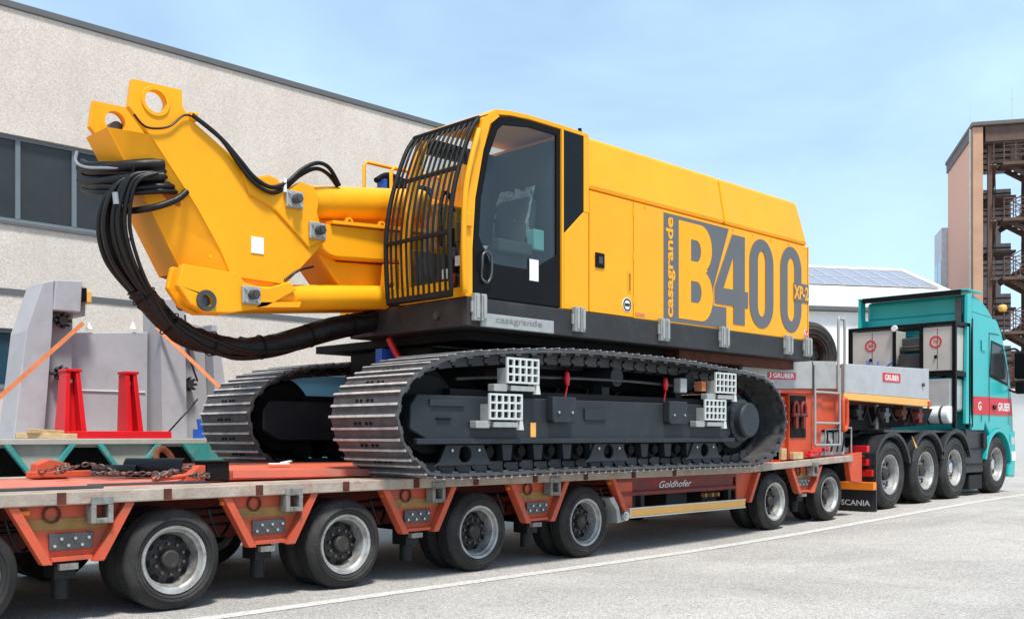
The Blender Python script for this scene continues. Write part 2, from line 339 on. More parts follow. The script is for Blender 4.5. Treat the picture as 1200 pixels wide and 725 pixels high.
def copy_tree(o, parent=None, off=(0,0,0)):
    c = o.copy(); COL.objects.link(c); c.parent = parent
    if parent is None: c.location = o.location + Vector(off)
    WORLD[c.name] = WORLD[o.name] + Vector(off)
    for ch in list(o.children): copy_tree(ch, c, off)
    return c
def circ(cx, cz, r, n=24, a0=0.): return [(cx+r*cos(a0+2*pi*i/n), cz+r*sin(a0+2*pi*i/n)) for i in range(n)]
def lettering(name, txt, mat, parent, origin, xdir, up, w, h, bold=0.012, depth=.002, shear=0., label=None, spacing=1.):
    cu = bpy.data.curves.new('t', 'FONT'); cu.body = txt; cu.offset = bold; cu.resolution_u = 3; cu.shear = shear; cu.space_character = spacing
    to = bpy.data.objects.new('t', cu); COL.objects.link(to); dg = bpy.context.evaluated_depsgraph_get(); dg.update()
    me = bpy.data.meshes.new_from_object(to.evaluated_get(dg)); bpy.data.objects.remove(to)
    xs = [v.co.x for v in me.vertices]; ys = [v.co.y for v in me.vertices]
    x0, x1, y0, y1 = min(xs), max(xs), min(ys), max(ys); X = Vector(xdir).normalized(); U = Vector(up).normalized(); N = X.cross(U); O = Vector(origin)
    sx = w/(x1-x0); sy = (h/(y1-y0)) if h else sx
    for v in me.vertices: v.co = O + X*((v.co.x-x0)*sx) + U*((v.co.y-y0)*sy) + N*depth
    me.materials.clear(); me.materials.append(M[mat])
    return link(name, me, parent, label=label)

# ------------------------------------------------------------------ ground
def gz(x):
    t = min(1., max(0., (x-8)/12)); return .2*t*t*(3-2*t)
XS = [-400, -60, -10, 0, 4] + [8+.5*i for i in range(25)] + [24, 40, 100, 900]
YS = [-400, -20, 0, 4, 8, 16, 30, 100, 900]
mb = MB(); mb.add([(x, y, gz(x)) for x in XS for y in YS], [(i*len(YS)+j, (i+1)*len(YS)+j, (i+1)*len(YS)+j+1, i*len(YS)+j+1) for i in range(len(XS)-1) for j in range(len(YS)-1)])
g_ob = mb.build('ground', 'asphalt', smooth=30); g_ob['kind'] = 'structure'
def strip(name, xa, xb, ya, yb, w):
    mb = MB(); N = 60; vs = []
    for i in range(N+1):
        x = xa+(xb-xa)*i/N; y = ya+(yb-ya)*i/N
        vs += [(x, y-w/2, gz(x)+.004), (x, y+w/2, gz(x)+.004)]
    mb.add(vs, [(2*i, 2*i+2, 2*i+3, 2*i+1) for i in range(N)])
    o = mb.build(name, 'worn_paint'); o['kind'] = 'structure'; return o
strip('painted_line', -8, 60, 6.40, 6.36, .15)
strip('painted_line', 19.4, 60, 5.0, 5.0, .12)

# ------------------------------------------------------------------ factory hall behind the trailers
hall = thing('factory_hall', 'long factory hall with speckled beige concrete walls and dark roof edge', 'building', (8, 16, 0))
UW = [(.55, 7.25, 4.43, 5.73)]; LW = [(2.6, 5.56, 1.95, 2.84), (10.3, 13.2, 1.75, 2.42)]
ops = UW+LW
mb = MB().prism([(-14, -.3), (25, -.3), (25, 7.598), (-14, 7.598)], 16, 16.35, 'y', [[(a, c), (b, c), (b, d), (a, d)] for a, b, c, d in ops])
mb.box(24.65, 24.98, 16.352, 40, -.3, 7.55); mb.box(-14, 24.6, 39.6, 40, -.3, 7.55); mb.box(-13.98, -13.65, 16.352, 39.5, -.3, 7.55)
wall = mb.build('wall', 'aggregate', hall)
MB().box(-14.1, 25.1, 15.965, 40.1, 7.60, 7.705).build('roof_edge', 'roof_trim', hall, bevel=.01)
MB().box(-14, 25, 15.985, 15.998, 3.34, 3.43).build('wall_groove_strip', 'roof_trim', hall)
for a, b, c, d in ops:
    nW = 8 if d > 5 else 2; wd = (b-a)/nW
    fr = MB().box(a, b, 16.06, 16.14, c, c+.06).box(a, b, 16.06, 16.14, d-.06, d)
    for i in range(nW+1):
        x = a+i*wd; fr.box(max(a, x-.035), min(b, x+.035), 16.055, 16.142, c+.061, d-.061)
    win = fr.build('window', 'win_frame', hall)
    MB().box(a-.02, b+.02, 15.96, 16.05, c-.05, c-.002).build('sill', 'roof_trim', win)
    for i in range(nW):
        MB().box(a+i*wd+.036, a+(i+1)*wd-.036, 16.09, 16.10, c+.062, d-.062).build('pane', 'win_dark' if d > 5 else 'win_blue', win)

# ------------------------------------------------------------------ white hall with solar panels
def frame_thing(name, label, cat, loc, ang): return thing(name, label, cat, loc, rot=(0, 0, radians(ang)))
D = 50.
wx, wy = .70711*(D*1.3515), .70711*(D*.6485)
wh = frame_thing('solar_roof_hall', 'low white hall with a row of solar panels on its roof', 'building', (wx, wy, .2), -32.5)
WORLD[wh.name] = Vector((0,0,0))          # parts are written in the hall's own frame
zE = 1.25+D*149/1195-.2; zP = zE+.95
MB().box(-24, 4.0, 0, 14, -.4, zE-.22).build('wall', 'stone_white', wh)
MB().box(-24.2, 4.25, -.35, .2, zE-.2, zE-.03).build('gutter', 'roof_trim', wh, bevel=.02)
rf = MB().prism([(-.30, zE), (-.30, zP), (3.9, zP+1.75), (14, zP+1.75), (14, zE)], -24.2, 4.35, 'x').build('roof', 'stone_white', wh)
al = atan2(1.75, 4.2)
me_sp = MB().box(-.49, .49, 0, 1.72, 0, .03).mesh('solar_panel', 'solar')
me_fr = MB().box(-.51, -.45, -.02, 1.74, 0, .05).box(.45, .51, -.02, 1.74, 0, .05).box(-.45, .45, -.02, .04, 0, .05).box(-.45, .45, 1.68, 1.74, 0, .05).mesh('panel_frame', 'silver')
for r_ in range(2):
    for i in range(18):
        x = 3.2-i*1.03; d0 = .12+r_*1.77
        p = link('solar_panel', me_sp, rf, loc=(x, -.28+d0*cos(al), zP+.06+d0*sin(al)), rot=(al, 0, 0))
        link('panel_frame', me_fr, wh, loc=(x, -.28+d0*cos(al), zP+.062+d0*sin(al)), rot=(al, 0, 0))
for x, w in ((-15, 2.4), (-8, 2.4)):
    MB().box(x, x+w, -.04, -.002, 2.2, 3.6).build('window', 'win_dark', wh)

# ------------------------------------------------------------------ brick tower with outside stairs
D = 55.; u0 = .452
bt_ = frame_thing('brick_tower', 'tall red brick building with open brown steel stairs on its front', 'building', (.70711*D*(1+u0), .70711*D*(1-u0), .2), -59)
WORLD[bt_.name] = Vector((0,0,0))
H = 17.6
MB().box(-.0, .50, .25, 7.8, -.5, H-.5).box(9.5, 15, 4.6, 7.6, -.5, H-.6).box(.552, 9.49, 5.6, 7.6, -.5, 6.0).build('brick_wall', 'brick', bt_)
MB().box(-.06, .44, -.35, .24, -.5, H-.05).build('corner_pilaster', 'concrete_tan', bt_, bevel=.02)
MB().box(-.14, 15, -.5, 7.9, H, H+.2).build('roof', 'roof_dark', bt_, bevel=.02)
MB().box(.56, 15, -.3, .3, H-.85, H-.02).build('top_beam', 'steel_brown', bt_, bevel=.02)
MB().box(-.08, .50, .25, 7.85, H-.498, H-.002).build('coping', 'roof_dark', bt_)
MB().cyl((-.14, -.1, 0), (-.14, -.1, H-.1), .07, n=8).build('downpipe', 'guard_edge', bt_)
for x, y, h in ((-.1, .2, 1.3), (2.2, 1.2, 2.2), (4.5, 3, 2.8)):
    MB().cyl((x, y, H+.2), (x, y, H+.2+h), .016, n=6).box(x-.10, x+.10, y-.01, y+.01, H+.1+h*.75, H+.12+h*.75).build('antenna', 'guard_edge', bt_)
# glazed lower volume behind the brick flank
gl = MB().box(-.35, 3, 7.85, 10.6, -.5, H-3.8).build('glazed_wing', 'wing_frame', bt_)
for k in range(4):
    for j in range(2):
        MB().box(-.38, -.352, 7.95+j*1.32, 9.15+j*1.32, .5+k*2.9, 3.1+k*2.9).build('pane', 'wing_glass_sky', gl)
LV = [1.25+55*(510-y)/1195-.2 for y in (193, 258, 326, 389)]
LV = LV + [LV[-1]-3.0]
# back wall openings seen through the stairs
for z in LV:
    for x0 in (.9, 3.4, 5.9):
        wd = MB().box(x0, x0+1.95, 4.53, 4.598, z+.5, z+2.6).build('window', 'louver', bt_)
        for k in range(6): MB().box(x0, x0+1.95, 4.49, 4.528, z+.7+k*.32, z+.78+k*.32).build('louver_slat', 'steel_brown', wd)
for x in (.85, 3.1, 5.6, 8.4, 11.2):
    for y in (.1, 2.6): MB().box(x-.11, x+.11, y-.11, y+.11, -.5, H-1.0).build('column', 'steel_brown', bt_)
def railing(pts, h=1.05, name='railing'):
    mb = MB()
    for a, b in zip(pts[:-1], pts[1:]):
        a = Vector(a); b = Vector(b); L = (b-a).length; nP = max(2, int(L/.55)+1)
        for k in (0.35, .6, .82, 1.):
            mb.bar(a+Vector((0,0,h*k)), b+Vector((0,0,h*k)), .05 if k == 1 else .03, .05 if k == 1 else .03)
        for i in range(nP):
            p = a+(b-a)*i/(nP-1); mb.bar(p, p+Vector((0,0,h)), .045, .045)
    return mb.build(name, 'steel_brown', bt_)
for i, z in enumerate(LV):
    MB().box(1.45, 14.8, -.25, 1.15, z-.16, z).build('landing', 'steel_brown', bt_)
    railing([(1.5, -.22, z), (14.7, -.22, z)])
    MB().box(1.0, 2.4, 1.2, 3.9, z-1.6, z-1.48).build('landing', 'steel_brown', bt_)
    if i+1 < len(LV)+1:
        zb = z-3.0
        for ya, xa, za, xb, zc in ((.35, 1.9, z, 4.4, z-1.5), (1.9, 4.4, z-1.5, 1.9, zb), (.35, 7.4, z, 4.9, z-1.5), (1.9, 4.9, z-1.5, 7.4, zb)):
            fl = MB()
            for yy in (ya, ya+1.1): fl.bar((xa, yy, za-.1), (xb, yy, zc-.1), .06, .26)
            f = fl.build('stair_flight', 'steel_brown', bt_)
            for k in range(8):
                t = (k+.5)/8; x = xa+(xb-xa)*t; zz = za+(zc-za)*t
                MB().box(x-.15, x+.15, ya+.035, ya+1.065, zz-.03, zz+.01).build('tread', 'steel_brown', f)
            railing([(xa, ya-.05, za), (xb, ya-.05, zc)])
        # steep end flight seen from the side next to the pilaster
        f = MB().bar((1.0, -.15, z-.1), (1.5, 3.6, z-1.6), .3, .08).build('stair_flight', 'steel_brown', bt_)
        railing([(1.0, -.2, z), (1.55, 2.2, z-1.6)])
lampo = MB().lathe([(0, 0), (.18, .02), (.24, .18), (.18, .36), (0, .4)], (1.35, -.6, 7.6), n=14, axis='z').build('lamp', 'lamp_glass', bt_, smooth=60)
MB().bar((1.35, -.6, 8.02), (1.35, -.2, 8.02), .05, .05).build('lamp_arm', 'dark_steel', lampo)
# boundary wall far right behind the truck
bw = tag(MB().box(34, 34.3, -30, 12.5, -.2, 2.6).box(33.92, 34.38, -30.1, 12.6, 2.602, 2.72).build('boundary_wall', 'stone_white'), 'low pale boundary wall at the far end of the yard', 'wall')

# ------------------------------------------------------------------ wheels
def wheel_meshes(r, rf, w, key, drive=True):
    h = w/2; ty = MB()
    prof = [(rf-.012, -h+.055), (rf+.008, -h+.03), (rf+.03, -h+.012), (rf+.034, -h+.007), (rf+.040, -h+.007), (rf+.043, -h+.011), ((rf+r)/2-.012, -h+.001), ((rf+r)/2-.009, -h-.003), ((rf+r)/2-.004, -h-.003), ((rf+r)/2-.001, -h+.001), (r-.082, -h+.004), (r-.080, -h), (r-.072, -h), (r-.070, -h+.005), (r-.03, -h+.02), (r-.006, -h+.05)]
    t = -h+.05
    for k in range(4):
        t2 = -h+.05+(w-.1)*(k+1)/5; prof += [(r, t2-.014), (r, t2-.008), (r-.014, t2-.006), (r-.014, t2+.006), (r, t2+.008)]
    prof += [(r, h-.055), (r-.006, h-.05), (r-.03, h-.02), (r-.075, h-.004), ((rf+r)/2, h), (rf+.02, h-.012), (rf-.012, h-.04)]
    ty.lathe(prof, n=48)
    tyre = ty.mesh('tyre_'+key, 'tyre', smooth=50)
    rm = MB().slot(0).lathe([(rf-.008, -h+.052), (rf+.012, -h+.028), (rf+.008, -h+.016), (rf-.012, -h+.022), (rf-.022, -h+.05), (rf-.034, -h+.058)], n=48)
    rm.slot(1).lathe([(rf-.034, -h+.058), (rf-.044, -h+.10), (rf-.052, -h+.125), (rf-.066, h-.03), (rf, h-.01)], n=48)
    rim = rm.mesh('rim_'+key, ['rim', 'rim_barrel' if r < .45 else 'rim'], smooth=50)
    dz = -h+.125
    hb = MB().slot(0)
    ro = rf-.050
    hb.lathe([(0, dz), (ro*.45, dz), (ro*.55, dz-.012), (ro*.98, dz+.03)], n=36)
    hb.slot(1).lathe([(0, dz-.055), (ro*.30, dz-.055), (ro*.36, dz-.045), (ro*.38, dz-.001)], n=24)
    for i in range(10):
        a = 2*pi*i/10; cx, cz = ro*.60*cos(a), ro*.60*sin(a); hb.slot(2).cyl((cx, dz-.032, cz), (cx, dz+.0, cz), .0125 if r < .45 else .016, n=6)
    for i in range(8):
        a = 2*pi*(i+.5)/8; cx, cz = ro*.83*cos(a), ro*.83*sin(a); hb.slot(3).cyl((cx, dz+.0135-.006, cz), (cx, dz+.05, cz), .026 if r < .45 else .034, n=10)
    hub = hb.mesh('hub_'+key, ['hub_dark' if r < .45 else 'rim', 'hub_dark' if key != 'steer' else 'chrome', 'dark_steel', 'black_trim'], smooth=40)
    return hub, tyre, rim
def put_wheel(parent, meshes, x, y, z, flip=False, name='wheel'):
    rot = (0, random.uniform(0, 6.28), pi if flip else 0)
    wv = link(name, meshes[0], parent, loc=(x, y, z), rot=rot)
    for nm, me in (('tyre', meshes[1]), ('rim', meshes[2])):
        c = bpy.data.objects.new(nm, me); COL.objects.link(c); c.parent = wv
    return wv
WT = wheel_meshes(.365, .235, .235, 'trailer')
WD = wheel_meshes(.53, .30, .29, 'drive')
WF = wheel_meshes(.53, .30, .31, 'steer')

# ------------------------------------------------------------------ orange low-loader trailer
lt = thing('low_loader_trailer', 'orange multi-axle low-loader trailer carrying the yellow tracked machine', 'trailer', (7, 8.18, 0))
AX = [.50, 2.03, 3.45, 4.94, 6.43, 7.93, 11.62, 13.06]
for x in AX:
    z = gz(x)+.362
    for y, fl in ((6.955, False), (7.235, False), (9.125, True), (9.405, True)):
        put_wheel(lt, WT, x, y, z, fl)
    MB().cyl((x, 7.1, z), (x, 9.26, z), .06, n=12).box(x-.09, x+.09, 7.5, 8.86, z+.03, z+.2).build('axle', 'chassis', lt)
# deck
MB().box(-3, 10.9, 6.86, 9.5, .812, .872).hexa([(10.9,6.86,.812),(13.6,6.86,.90),(13.6,9.5,.90),(10.9,9.5,.812)], [(10.9,6.86,.872),(13.6,6.86,.962),(13.6,9.5,.962),(10.9,9.5,.872)]).build('deck', 'deck_red', lt)
for y0, y1 in ((6.866, 7.02), (7.03, 7.18), (9.18, 9.33), (9.34, 9.49)):
    for k in range(5):
        MB().box(-3+k*2.78, -3+k*2.78+2.77, y0, y1, .8725, .884).build('deck_plank', 'deck_wood', lt)
for y in (6.78, 9.505):
    er = MB().box(-3, 10.9, y, y+.075, .795, .882).hexa([(10.902,y,.795),(13.6,y,.885),(13.6,y+.075,.885),(10.902,y+.075,.795)], [(10.902,y,.882),(13.6,y,.972),(13.6,y+.075,.972),(10.902,y+.075,.882)]).build('edge_rail', 'deck_wood', lt, bevel=.008)
    ys = y-.012 if y < 8 else y+.077
    for k in range(17):
        x = -2.6+k*.745+random.uniform(-.05, .05)
        MB().box(x-.028, x+.028, ys, ys+.010, .80, .878).build('stake_pocket', 'rusty', er)
MB().box(-3, 11.5, 7.62, 7.80, .42, .81).box(-3, 11.5, 8.56, 8.74, .42, .81).box(-3, 11.5, 7.81, 8.55, .74, .80).build('chassis_beam', 'red_dark', lt)
# outrigger brackets between the wheels
def bracket(xc, zg=0., half=0, wt=.41, wb=.195, dz=0.):
    z0 = .42+zg; z1 = .793+dz
    L = (xc-wt, xc-wb); R = (xc+wb, xc+wt)
    poly = [(xc-wt if half <= 0 else xc-.02, z1), (xc-wb if half <= 0 else xc-.02, z0), (xc+wb if half >= 0 else xc+.02, z0), (xc+wt if half >= 0 else xc+.02, z1)]
    b = MB().prism(poly, 6.88, 6.90).build('outrigger_bracket', 'orange', lt)
    if half <= 0: MB().prism([(xc-wt-.005, z1), (xc-wb-.005, z0-.012), (xc-wb+.06, z0-.012), (xc-wt+.06, z1)], 6.80, 6.878).build('bracket_flange', 'orange', b, bevel=.006)
    if half >= 0: MB().prism([(xc+wt-.06, z1), (xc+wb-.06, z0-.012), (xc+wb+.005, z0-.012), (xc+wt+.005, z1)], 6.80, 6.878).build('bracket_flange', 'orange', b, bevel=.006)
    if half == 0:
        MB().box(xc-wb+.062, xc+wb-.062, 6.83, 6.878, z0+.004, z0+.03).build('bracket_foot', 'orange', b)
        MB().prism([(xc-wt+.12, z1-.09), (xc+wt-.12, z1-.09), (xc+wt-.17, z1-.165), (xc-wt+.17, z1-.165)], 6.872, 6.8785).build('marker_band', 'olive', b)
        pl = MB().box(xc-.14, xc+.15, 6.855, 6.872, z0+.075, z0+.185)
        pl.build('bolt_plate', 'dark_steel', b, bevel=.004)
        bt = MB()
        for i in range(6): bt.cyl((xc-.11+i*.045, 6.838, z0+.105+.045*(i % 2)), (xc-.11+i*.045, 6.853, z0+.105+.045*(i % 2)), .011, n=7)
        bt.build('bolts', 'steel', b)['kind'] = 'stuff'
        MB().box(xc+.10, xc+.25, 6.765, 6.86, z1-.005, z1+.05).box(xc+.10, xc+.135, 6.765, 6.86, z1-.13, z1-.006).box(xc+.215, xc+.25, 6.765, 6.86, z1-.13, z1-.006).box(xc+.136, xc+.214, 6.765, 6.86, z1-.13, z1-.095).build('lashing_bracket', 'lashing_grey', b, bevel=.004)
        MB().cyl((xc-.02, 6.99, .16+zg), (xc-.02, 6.99, z0+.1), .055, n=14).box(xc-.09, xc+.05, 6.90, 7.09, z0-.12, z0+.02).build('support_leg', 'chassis', b)
        MB().box(xc-.08, xc+.04, 6.83, 6.88, z0-.055, z0-.014).build('latch', 'lashing_grey', b)
        MB().lathe([(.045, -.012), (.06, -.012), (.06, .0), (.045, .0)], (xc-.12, 6.87, z1-.06), n=18).build('lashing_ring', 'rusty', b)
for xc in (1.205, 2.715, 4.215, 5.69, 7.2): bracket(xc)
bracket(8.70, half=-1); bracket(10.78, .02, half=1)
bracket(12.34, .075, dz=.045)
b = MB().prism([(13.50, .985), (13.62, .60), (13.95, .56), (13.95, 1.01)], 6.82, 6.90).build('front_bracket', 'orange_bright', lt, bevel=.008)
# beam, guard and mudguard between the axle groups
sb = MB().box(8.45, 10.72, 6.90, 6.98, .62, .793).box(8.45, 10.72, 6.86, 6.898, .60, .64).box(8.45, 10.72, 6.86, 6.898, .752, .793).build('side_beam', 'red_dark', lt)
lettering('maker_script', 'Goldhofer', 'decal_white', sb, (9.22, 6.895, .665), (1,0,0), (0,0,1), .62, .075, bold=.0, shear=.35)
for q in ((8.72, 8.95, 6.99, 7.4, .38, .598), (9.5, 9.9, 7.0, 7.4, .42, .598), (10.2, 10.5, 6.99, 7.3, .40, .598)): MB().box(*q).build('underslung_box', 'chassis', lt, bevel=.01)
for x in (10.2, 10.32, 10.06): MB().cyl((x, 6.84, .55), (x, 6.90, .55), .025, n=10).build('air_coupling', 'olive', lt)
gd = MB().box(8.58, 10.82, 6.79, 6.82, .386, .462).build('side_guard', 'amber', lt, bevel=.004)
MB().box(8.58, 10.82, 6.783, 6.825, .370, .3855).box(8.58, 10.82, 6.783, 6.825, .4625, .478).box(8.56, 8.579, 6.783, 6.825, .37, .478).build('guard_trim', 'guard_edge', gd)
for x in (8.8, 10.5): MB().box(x, x+.06, 6.826, 6.899, .40, .598).build('guard_arm', 'chassis', gd)
mgd = MB().prism([(8.22, .60), (8.30, .61), (8.38, .50), (8.43, .36), (8.55, .36), (8.545, .35), (8.36, .33), (8.345, .46)], 6.79, 7.05).build('mudguard_end', 'galv', lt, bevel=.006)
MB().cyl((8.47, 6.76, .40), (8.47, 7.0, .40), .05, n=14).cyl((8.47, 6.74, .40), (8.47, 6.76, .40), .03, n=10).build('air_tank_cap', 'steel', lt)
R5 = random.Random(5)
for k in range(3):
    P_ = [(x, 7.02+.05*k, .60+.05*k+R5.uniform(-.03, .02)) for x in [-1+.75*i for i in range(20)]]
    MB().tube(P_, .014, 6, 3).build('air_line', 'rubber_hose', lt, smooth=60)
for x in AX[1:6]:
    MB().tube([(x+.30, 6.93, .70), (x+.34, 6.90, .55), (x+.42, 6.95, .50), (x+.55, 7.05, .60)], .011, 6, 5).build('brake_hose', 'rubber_hose', lt, smooth=60)
    MB().box(x+.36, x+.42, 6.84, 6.879, .735, .765).build('side_marker', 'lamp_orange', lt, bevel=.005)
# gooseneck
gb = MB().hexa([(10.9,6.88,1.83),(13.30,6.88,1.90),(13.30,6.94,1.90),(10.9,6.94,1.83)], [(10.9,6.88,2.18),(13.30,6.88,2.285),(13.30,6.94,2.285),(10.9,6.94,2.18)]).build('gooseneck_board', 'grey_board', lt, bevel=.008)
MB().box(12.62, 12.64, 6.872, 6.879, 1.885, 2.25).build('board_joint', 'dark_steel', gb)
lb = MB().prism([(11.48, 1.965), (12.18, 1.985), (12.18, 2.075), (11.48, 2.055)], 6.873, 6.879).build('name_plate', 'decal_red', gb)
lettering('haulier_name', 'GRUBER', 'decal_white', lb, (11.60, 6.873, 1.99), (1,0,.02), (-.02,0,1), .53, .062, bold=.02)
lettering('haulier_mark', 'J', 'decal_white', lb, (11.51, 6.873, 1.985), (1,0,.02), (0,0,1), .045, .068, bold=.02)
MB().hexa([(10.9,9.42,1.83),(13.30,9.42,1.90),(13.30,9.48,1.90),(10.9,9.48,1.83)], [(10.9,9.42,2.18),(13.30,9.42,2.285),(13.30,9.48,2.285),(10.9,9.48,2.18)]).build('gooseneck_board', 'grey_board', lt)
MB().hexa([(10.95,6.941,1.83),(16.4,6.941,1.95),(16.4,9.419,1.95),(10.95,9.419,1.83)], [(10.95,6.941,1.88),(16.4,6.941,2.0),(16.4,9.419,2.0),(10.95,9.419,1.88)]).build('gooseneck_floor', 'orange_bright', lt)
MB().hexa([(10.9,6.90,1.775),(13.46,6.90,1.845),(13.46,6.96,1.845),(10.9,6.96,1.775)], [(10.9,6.90,1.826),(13.46,6.90,1.896),(13.46,6.96,1.896),(10.9,6.96,1.826)]).build('gooseneck_rail', 'orange_bright', lt)
ny = ((6.93, 7.25), (9.11, 9.43))
for y0, y1 in ny:
    MB().prism([(12.1, .93), (12.95, .955), (13.0, 1.835), (12.1, 1.81)], y0, y1).build('gooseneck_column', 'orange_bright', lt, bevel=.012)
MB().box(11.35, 12.05, 7.1, 9.3, .88, 1.79).build('gooseneck_wall', 'red_dark', lt)
MB().box(11.95, 12.098, 6.98, 7.098, .885, 1.77).build('column_rib', 'orange_bright', lt, bevel=.01)
MB().box(12.12, 12.52, 6.918, 6.929, 1.22, 1.78).build('recess_shade_panel', 'under_dark', lt)  # flat dark panel, stands in for a shaded recess behind the shackles
for x in (12.21, 12.41):
    MB().tube([(x-.055, 6.89, 1.53), (x-.05, 6.89, 1.64), (x, 6.89, 1.69), (x+.05, 6.89, 1.64), (x+.055, 6.89, 1.53)], .022, 8, 4).box(x-.03, x+.03, 6.87, 6.91, 1.34, 1.50).cyl((x-.08, 6.89, 1.52), (x+.08, 6.89, 1.52), .024, n=10).build('shackle', 'red_dark', lt, smooth=60)
MB().prism([(13.0, 1.15), (13.35, 1.2), (13.8, 1.4), (16.4, 1.66), (16.4, 1.90), (13.0, 1.83)], 7.25, 9.1).build('gooseneck_beam', 'red_dark', lt)
MB().prism([(12.99, 1.32), (13.46, 1.36), (13.62, 1.60), (13.62, 1.85), (12.99, 1.83)], 6.95, 7.02).build('neck_side_plate', 'orange_bright', lt, bevel=.01)
# ladder of white tube on the neck
lad = MB()
for x in (12.66, 13.36): lad.tube([(x, 6.86, 1.12), (x, 6.86, 2.2)], .018, 8)
for z in (1.12, 1.42, 1.84): lad.tube([(12.66, 6.86, z), (13.36, 6.86, z)], .016, 8)
lad.build('ladder', 'galv', lt, smooth=60)
MB().tube([(13.42, 6.84, 1.35), (13.42, 6.84, 1.72), (13.46, 6.84, 1.76), (13.52, 6.84, 1.74), (13.53, 6.84, 1.65), (13.53, 6.84, 1.42), (13.5, 6.84, 1.35), (13.46, 6.84, 1.33)], .03, 8, 3, True).build('ladder_hoop', 'orange_bright', lt, smooth=60)
MB().tube([(13.32, 6.86, 1.85), (13.32, 6.86, 2.80), (13.36, 6.86, 2.88), (13.44, 6.86, 2.88), (13.50, 6.86, 2.80), (13.50, 6.86, 1.85)], .02, 8, 4).build('grab_hoop', 'galv', lt, smooth=60)
pk = MB().box(13.05, 13.75, 6.98, 7.5, .96, 1.30).build('power_pack', 'grey_board', lt, bevel=.02)
mb = MB()
for x in (13.12, 13.28, 13.45, 13.6): mb.tube([(x, 6.95, 1.02), (x+.02, 6.93, 1.2), (x+.05, 6.97, 1.36), (x+.02, 7.1, 1.5)], .014, 6, 4)
mb.build('hydraulic_hose', 'rubber_hose', pk, smooth=60)
MB().tube([(13.02, 6.9, .98), (13.02, 6.9, 1.33), (13.78, 6.9, 1.36), (13.78, 6.9, .99)], .012, 6).build('pack_frame', 'galv', pk)
for x, z, c in ((13.1, 1.06, 'red_paint'), (13.2, 1.17, 'galv'), (12.9, 1.03, 'red_paint')):
    MB().cyl((x, 6.90, z), (x, 6.975, z), .035, .03, n=10).build('valve', c, pk)
# front box of the neck over the truck
fb = MB().hexa([(13.56,6.90,1.855),(16.45,6.90,1.83),(16.45,6.95,1.83),(13.56,6.95,1.855)], [(13.56,6.90,2.27),(16.45,6.90,2.325),(16.45,6.95,2.325),(13.56,6.95,2.27)]).build('front_panel', 'grey_panel', lt, bevel=.01)
MB().hexa([(13.56,6.96,1.90),(13.60,6.96,1.90),(13.60,9.3,1.90),(13.56,9.3,1.90)], [(13.56,6.96,2.26),(13.60,6.96,2.26),(13.60,9.3,2.26),(13.56,9.3,2.26)]).build('neck_bulkhead', 'grey_panel', lt)
lb = MB().prism([(14.78, 2.06), (15.38, 2.062), (15.38, 2.20), (14.78, 2.195)], 6.893, 6.899).build('name_plate', 'decal_red', fb)
lettering('haulier_name', 'GRUBER', 'decal_white', lb, (14.84, 6.893, 2.085), (1,0,0), (0,0,1), .48, .085, bold=.02)
MB().cyl((16.2, 6.87, 2.06), (16.2, 6.9, 2.06), .03, n=10).build('latch', 'dark_steel', fb)
MB().hexa([(13.5,6.885,1.76),(16.45,6.885,1.71),(16.45,6.97,1.71),(13.5,6.97,1.76)], [(13.5,6.885,1.852),(16.45,6.885,1.826),(16.45,6.97,1.826),(13.5,6.97,1.852)]).build('panel_rail', 'amber', lt, bevel=.008)
MB().box(16.36, 16.44, 6.87, 6.884, 1.70, 1.80).build('end_marker', 'orange_bright', lt)
mb = MB()
for i in range(7):
    x = 13.7+i*.38; mb.tube([(x, 7.0, 1.66), (x+.12, 6.98, 1.45+.05*sin(i*2)), (x+.35, 7.03, 1.52), (x+.5, 7.06, 1.68)], .018, 6, 4)
mb.build('hydraulic_hose', 'rubber_hose', lt, smooth=60)
for x, z, c in ((14.0, 1.58, 'chassis'), (14.9, 1.55, 'dark_steel'), (15.5, 1.6, 'rusty'), (16.1, 1.56, 'red_dark')):
    MB().cyl((x, 6.98, z), (x+.3, 7.02, z+.02), .06, .05, n=12).box(x+.1, x+.2, 6.95, 7.1, z-.1, z+.12).build('valve_block', c, lt)
MB().cyl((15.0, 7.1, 1.72), (15.0, 7.1, 1.35), .03, n=8).build('drain_pipe', 'galv', lt)
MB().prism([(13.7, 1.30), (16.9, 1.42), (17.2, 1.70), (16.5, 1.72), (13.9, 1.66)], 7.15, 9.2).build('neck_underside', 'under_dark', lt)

# spare wheel standing on the neck
sw = put_wheel(None, WD, 14.05, 7.75, 2.46); sw.scale = (.95, .95, .95); sw.name = 'spare_wheel'; sw.rotation_euler = (0, .4, radians(-22))
for o_ in [sw]+list(sw.children):
    for sl in o_.material_slots:
        if sl.material.name != 'tyre': sl.link = 'OBJECT'; sl.material = M['hub_dark']
tag(sw, 'spare wheel standing on the trailer gooseneck behind the yellow machine', 'wheel')

